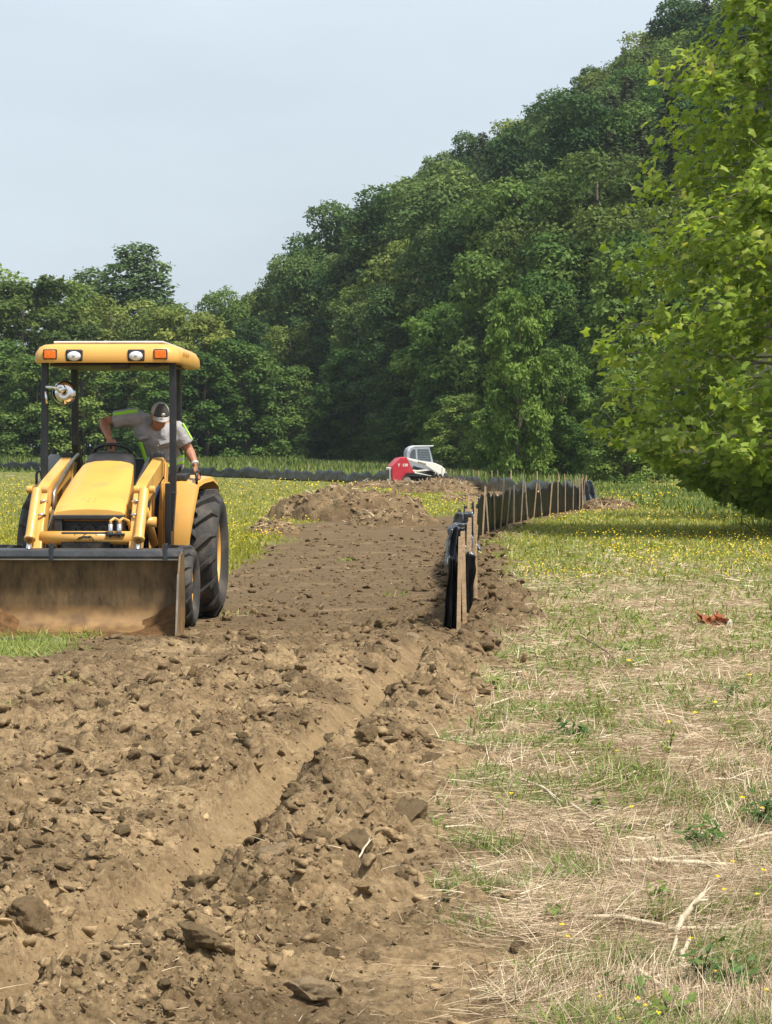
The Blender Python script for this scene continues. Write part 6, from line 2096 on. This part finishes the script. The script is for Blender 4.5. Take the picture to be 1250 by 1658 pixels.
# ================================================================== PLANTS, STALKS, DEBRIS
def plant(name, label, u, v, n_, size, h, mat, spread, seed, group=None, tone=.5, asp=.5, cat='weed'):
    r2 = np.random.default_rng(seed)
    x, y = pix(u, v); zz = gh(x, y)
    root = empty(name, (x, y, zz)); tag(root, label, cat, group)
    st_ = MB(); P_, N_ = [], []
    for k_ in range(max(4, n_ // 6)):
        a_ = r2.random() * 6.28; ro = spread * r2.random() ** .6; hh_ = h * r2.uniform(.45, 1.0)
        e_ = Vector((ro * math.cos(a_), ro * math.sin(a_), hh_))
        st_.tube([(0, 0, -.01), e_ * .5 + Vector((0, 0, h * .15)), e_], [.0022, .0018, .001], 4, caps=False)
        for q_ in range(6):
            t_ = r2.uniform(.45, 1.05)
            P_.append(np.array(e_) * t_ + r2.normal(size=3) * size * .45); N_.append(np.array([math.cos(a_) * .5, math.sin(a_) * .5 - .2, 1]) + r2.normal(size=3) * .35)
    P_ = np.array(P_); N_ = np.array(N_); P_[:, 2] = np.maximum(P_[:, 2], .008)
    V, T_, R_ = leaf_quads(P_, N_, size * r2.uniform(.7, 1.3, len(P_)), fold=.25, asp=asp, rnd=np.clip(tone + .2 * r2.normal(size=len(P_)), 0, 1), r=r2)
    st_.build('stem', weed_m, root)
    link('leaves', np_mesh('leaves', V, T_, {'rnd': R_}), mat, root, smooth=False)
    return root


plant('leafy_weed', 'dark green leafy weed clump alone on pale straw', 932, 1188, 60, .055, .11, weed_m, .10, 1)
plant('leafy_weed', 'low broad-leaved weed beside the long fallen stalk', 970, 1305, 50, .05, .06, grass_m, .10, 2, tone=.4)
plant('grass_clump', 'dense clump of narrow green blades near the flat stalk', 1150, 1365, 70, .07, .09, weed_m, .11, 3, tone=.6, asp=.22)
plant('leafy_weed', 'upright flowering weed beside the crossed stalks', 1135, 1590, 40, .035, .16, weed_m, .07, 4, tone=.6)
plant('leafy_weed', 'spreading toothed weed at the right of the crossed stalks', 1195, 1590, 66, .045, .10, weed_m, .12, 5)
plant('leafy_weed', 'tall leafy weed beside bleached twigs at the straw edge', 1235, 1330, 50, .05, .16, weed_m, .10, 6, tone=.45)
plant('leafy_weed', 'small green weed among straw below the long stalk', 912, 1415, 40, .038, .07, grass_m, .08, 7)
plant('leafy_weed', 'small weed with rounded leaves next to yellow flower', 905, 1475, 40, .036, .06, grass_m, .08, 8)
plant('leafy_weed', 'flat weed rosette at the boundary of soil and straw', 795, 1112, 40, .05, .06, grass_m, .10, 9, tone=.6)
plant('leafy_weed', 'pale upright weed with yellow buds amid open straw', 1085, 1215, 36, .03, .15, grass_m, .07, 10, tone=.7)
plant('leafy_weed', 'thin green weed rising beyond the dried brown leaf', 1010, 1055, 44, .045, .09, grass_m, .12, 11, tone=.55)
plant('leafy_weed', 'dark weed behind the pale upright weed', 1185, 1125, 44, .05, .10, weed_m, .10, 12, tone=.7)
plant('leafy_weed', 'green weed at the foot of the split stalk', 1005, 1605, 44, .04, .08, weed_m, .10, 13, tone=.6)
plant('leafy_weed', 'bright weed patch at the lower straw edge', 1090, 1640, 50, .04, .09, grass_m, .11, 14, tone=.5)
plant('leafy_weed', 'low weed under the flat stalk end', 1060, 1445, 36, .035, .07, grass_m, .09, 15, tone=.5)
plant('shrub', 'low green bush under the sycamore at the shaded grass edge', 1235, 842, 160, .22, .75, SYC, .8, 16, tone=.35, cat='bush', asp=.7)
plant('shrub', 'small round bush beneath the sycamore branches near yellow flowers', 1175, 818, 120, .2, .5, SYC, .6, 17, tone=.3, cat='bush', asp=.7)

stalk_m = pm('dry_stalk', (0.50, 0.42, 0.29), .65, 0, .22, 18, .35, 45, dirt=(.22, .15, .09), dirt_amt=.2, dirt_scale=12, spec=.3)
dark_stalk = pm('dark_stalk', (0.16, 0.11, 0.075), .8, 0, .3, 18, .35, 45, spec=.2)


def stalk(label, pts, r0, r1=None, mat=None, lift=.018, name='dry_stalk', fork=None, jag=.5):
    """dead stem with swollen nodes and split, ragged ends; pts = pixels (u, v, height)"""
    W = []
    for u, v, h in pts:
        x, y = pix(u, v); W.append(Vector((x, y, gh(x, y) + lift + h)))
    root = empty(name, W[0]); tag(root, label, 'stalk')
    rr = random.Random(len(label))
    P_, Rr = [], []
    tot = len(W) - 1
    for i in range(tot):
        for q_ in range(5):
            t_ = q_ / 5; P_.append(W[i].lerp(W[i + 1], t_) - W[0] + Vector((rr.gauss(0, .0015), 0, rr.gauss(0, .0015)))); Rr.append((r0 + ((r1 or r0) - r0) * (i + t_) / tot) * (1.28 if q_ == 0 and i else rr.uniform(.92, 1.05)))
    P_.append(W[-1] - W[0]); Rr.append((r1 or r0) * .9)
    MB().tube(P_, Rr, 9).build('stem', mat or stalk_m, root, smooth=True)
    d = (P_[-1] - P_[-2]).normalized()
    for k_ in range(3):
        e = P_[-1] + d * rr.uniform(.02, .05) * jag + Vector((rr.gauss(0, .006), rr.gauss(0, .006), rr.gauss(.003, .006)))
        MB().tube([P_[-1] - d * .006, e], [Rr[-1] * .55, .0008], 5).build('splinter', mat or stalk_m, root)
    if fork:
        for f_ in fork:
            x, y = pix(f_[0], f_[1]); e = Vector((x, y, gh(x, y) + lift + f_[2])) - W[0]
            b0 = P_[int(f_[3] * (len(P_) - 1))]
            MB().tube([b0, b0.lerp(e, .5) + Vector((0, 0, .01)), e], [r0 * .6, r0 * .5, r0 * .25], 7).build('side_stem', mat or stalk_m, root, smooth=True)
    return root


stalk('pale split stalk lying level below the standing stub', [(948, 1482, .012), (1000, 1486, .02), (1080, 1496, .012)], .0095, .008)
stalk('broken pale stalk stub standing up at an angle over a lying stalk', [(1098, 1504, .0), (1108, 1500, .045), (1142, 1496, .125)], .011, .010, jag=1.2, fork=[(1150, 1500, .11, .7)])
stalk('straight pale stalk lying behind the standing stub', [(1085, 1500, .01), (1190, 1497, .012)], .0085, .007)
stalk('thick two-toned stalk lying flat amid straw', [(1000, 1390, .01), (1060, 1394, .015), (1110, 1398, .02), (1180, 1400, .015)], .010, .012, fork=[(1165, 1385, .02, .3)])
stalk('long thin bleached stalk slanting toward the soil', [(820, 1252, .012), (880, 1278, .02), (912, 1300, .012)], .007, .006, fork=[(920, 1315, .0, .6)])
stalk('forked bleached stalk end below the long thin stalk', [(925, 1302, .012), (965, 1325, .01)], .008, .006)
stalk('short dark stem next to a broad weed', [(995, 1342, .012), (1052, 1334, .018)], .008, .007, dark_stalk)
stalk('bent bleached twig beside tall leafy weed', [(1155, 1260, .012), (1190, 1262, .02), (1228, 1268, .01)], .007, .005, fork=[(1245, 1245, .02, .4)])
stalk('second bleached twig crossing straw at the weed', [(1190, 1362, .01), (1235, 1352, .02), (1262, 1345, .02)], .007, .006)
stalk('thin dark arched stem over pale straw', [(945, 1048, .10), (985, 1075, .09), (1015, 1098, .01)], .006, .004, dark_stalk)
stalk('pale horizontal stem far across the straw', [(1050, 1113, .012), (1105, 1110, .012)], .008, .006)
stalk('short pale stem near the soil edge', [(800, 1142, .01), (835, 1133, .012)], .008, .006)
stalk('pale stub poking from the soil between clods', [(576, 1406, .01), (598, 1394, .02)], .0045, .004)
stalk('small upright bleached stub below crossed stalks', [(1090, 1545, .0), (1098, 1530, .03)], .008, .007)
stalk('curled husk stem at the lower straw', [(1112, 1560, .0), (1108, 1545, .02), (1120, 1530, .03)], .009, .007)
stalk('grey broken stem by toothed weed', [(1218, 1625, .005), (1208, 1585, .03)], .007, .006)
stalk('pale crooked stalk at the bottom straw', [(1030, 1560, .01), (1060, 1588, .012), (1100, 1606, .01)], .009, .007)
stalk('slim straw-coloured stem on soil by tyre print', [(745, 1400, .01), (785, 1412, .01)], .006, .004)

# crumpled brown leaf with pale scrap beside it
x, y = pix(1155, 1008)
lf = empty('dry_leaf', (x, y, gh(x, y))); tag(lf, 'large curled rust-brown dry leaf lying on the straw', 'leaf')
lm = pm('rust_leaf', (.27, .092, .040), .75, 0, .35, 9, .3, 30, spec=.2)
nu = 16
for k_, (ox, oz, sc, rot_) in enumerate(((0, .03, .15, .3), (.08, .035, .11, 1.6), (-.07, .02, .09, 2.6))):
    u_ = np.linspace(-1, 1, nu); A, B = np.meshgrid(u_, u_)
    rad = np.sqrt(A ** 2 + B ** 2); lob = 1 + .22 * np.cos(5 * np.arctan2(B, A))
    ax_, by_ = A * lob * sc * .75, B * lob * sc * .62
    zc = sc * (.5 * A ** 2 + .35 * B ** 2 * np.sign(B) + .25 * perlin(A * 2 + k_ * 5, B * 2)) + oz
    cr, sr = math.cos(rot_), math.sin(rot_)
    V = np.stack([ox + ax_ * cr - by_ * sr, ax_ * sr + by_ * cr, zc], -1).reshape(-1, 3)
    i = (np.arange(nu - 1)[:, None] * nu + np.arange(nu - 1)[None, :]).ravel()
    o = link('leaf_blade', np_mesh('leaf_blade', V, None, None, np.stack([i, i + 1, i + nu + 1, i + nu], 1)), lm, lf)
    o.modifiers.new('s', 'SOLIDIFY').thickness = .003
x, y = pix(1180, 1010)
sc_o = MB().loft([[(x * s_, y * s_, z) for x, y in ((-.03, -.02), (.02, -.03), (.035, .01), (.0, .03))] for z, s_ in ((0, .8), (.02, 1.2), (.05, .9), (.075, .35))]).build('husk_scrap', pm('husk', (.5, .46, .38), .8), None, bevel=.004)
sc_o.location = (x, y, gh(x, y)); sc_o.rotation_euler = (.3, .2, .4)
tag(sc_o, 'pale husk scrap lying beside the rust-brown dry leaf', 'husk')


def rebase(root, loc):
    loc = Vector(loc)
    root.location = loc
    for ch in root.children:
        ch.matrix_parent_inverse = Matrix.Translation(-loc)


rebase(fence, (0.67, 21.0, gh(.67, 21.0)))
rebase(far_fence, (6.1, 70.5, gh(6.1, 70.5)))

# ================================================================== HAZE
hz, n, l, b = nmat('haze')
n.remove(b)
pv = n.new('ShaderNodeVolumePrincipled')
pv.inputs['Color'].default_value = (0.80, 0.90, 1.0, 1)
pv.inputs['Density'].default_value = 0.00014
pv.inputs['Anisotropy'].default_value = 0.2
l.new(pv.outputs['Volume'], n['Material Output'].inputs['Volume'])
hb = MB().box((0, 520, 46), (2600, 1300, 102)).build('haze', hz, None)
tag(hb, 'thin pale summer haze lying over the valley', 'haze', kind='stuff')
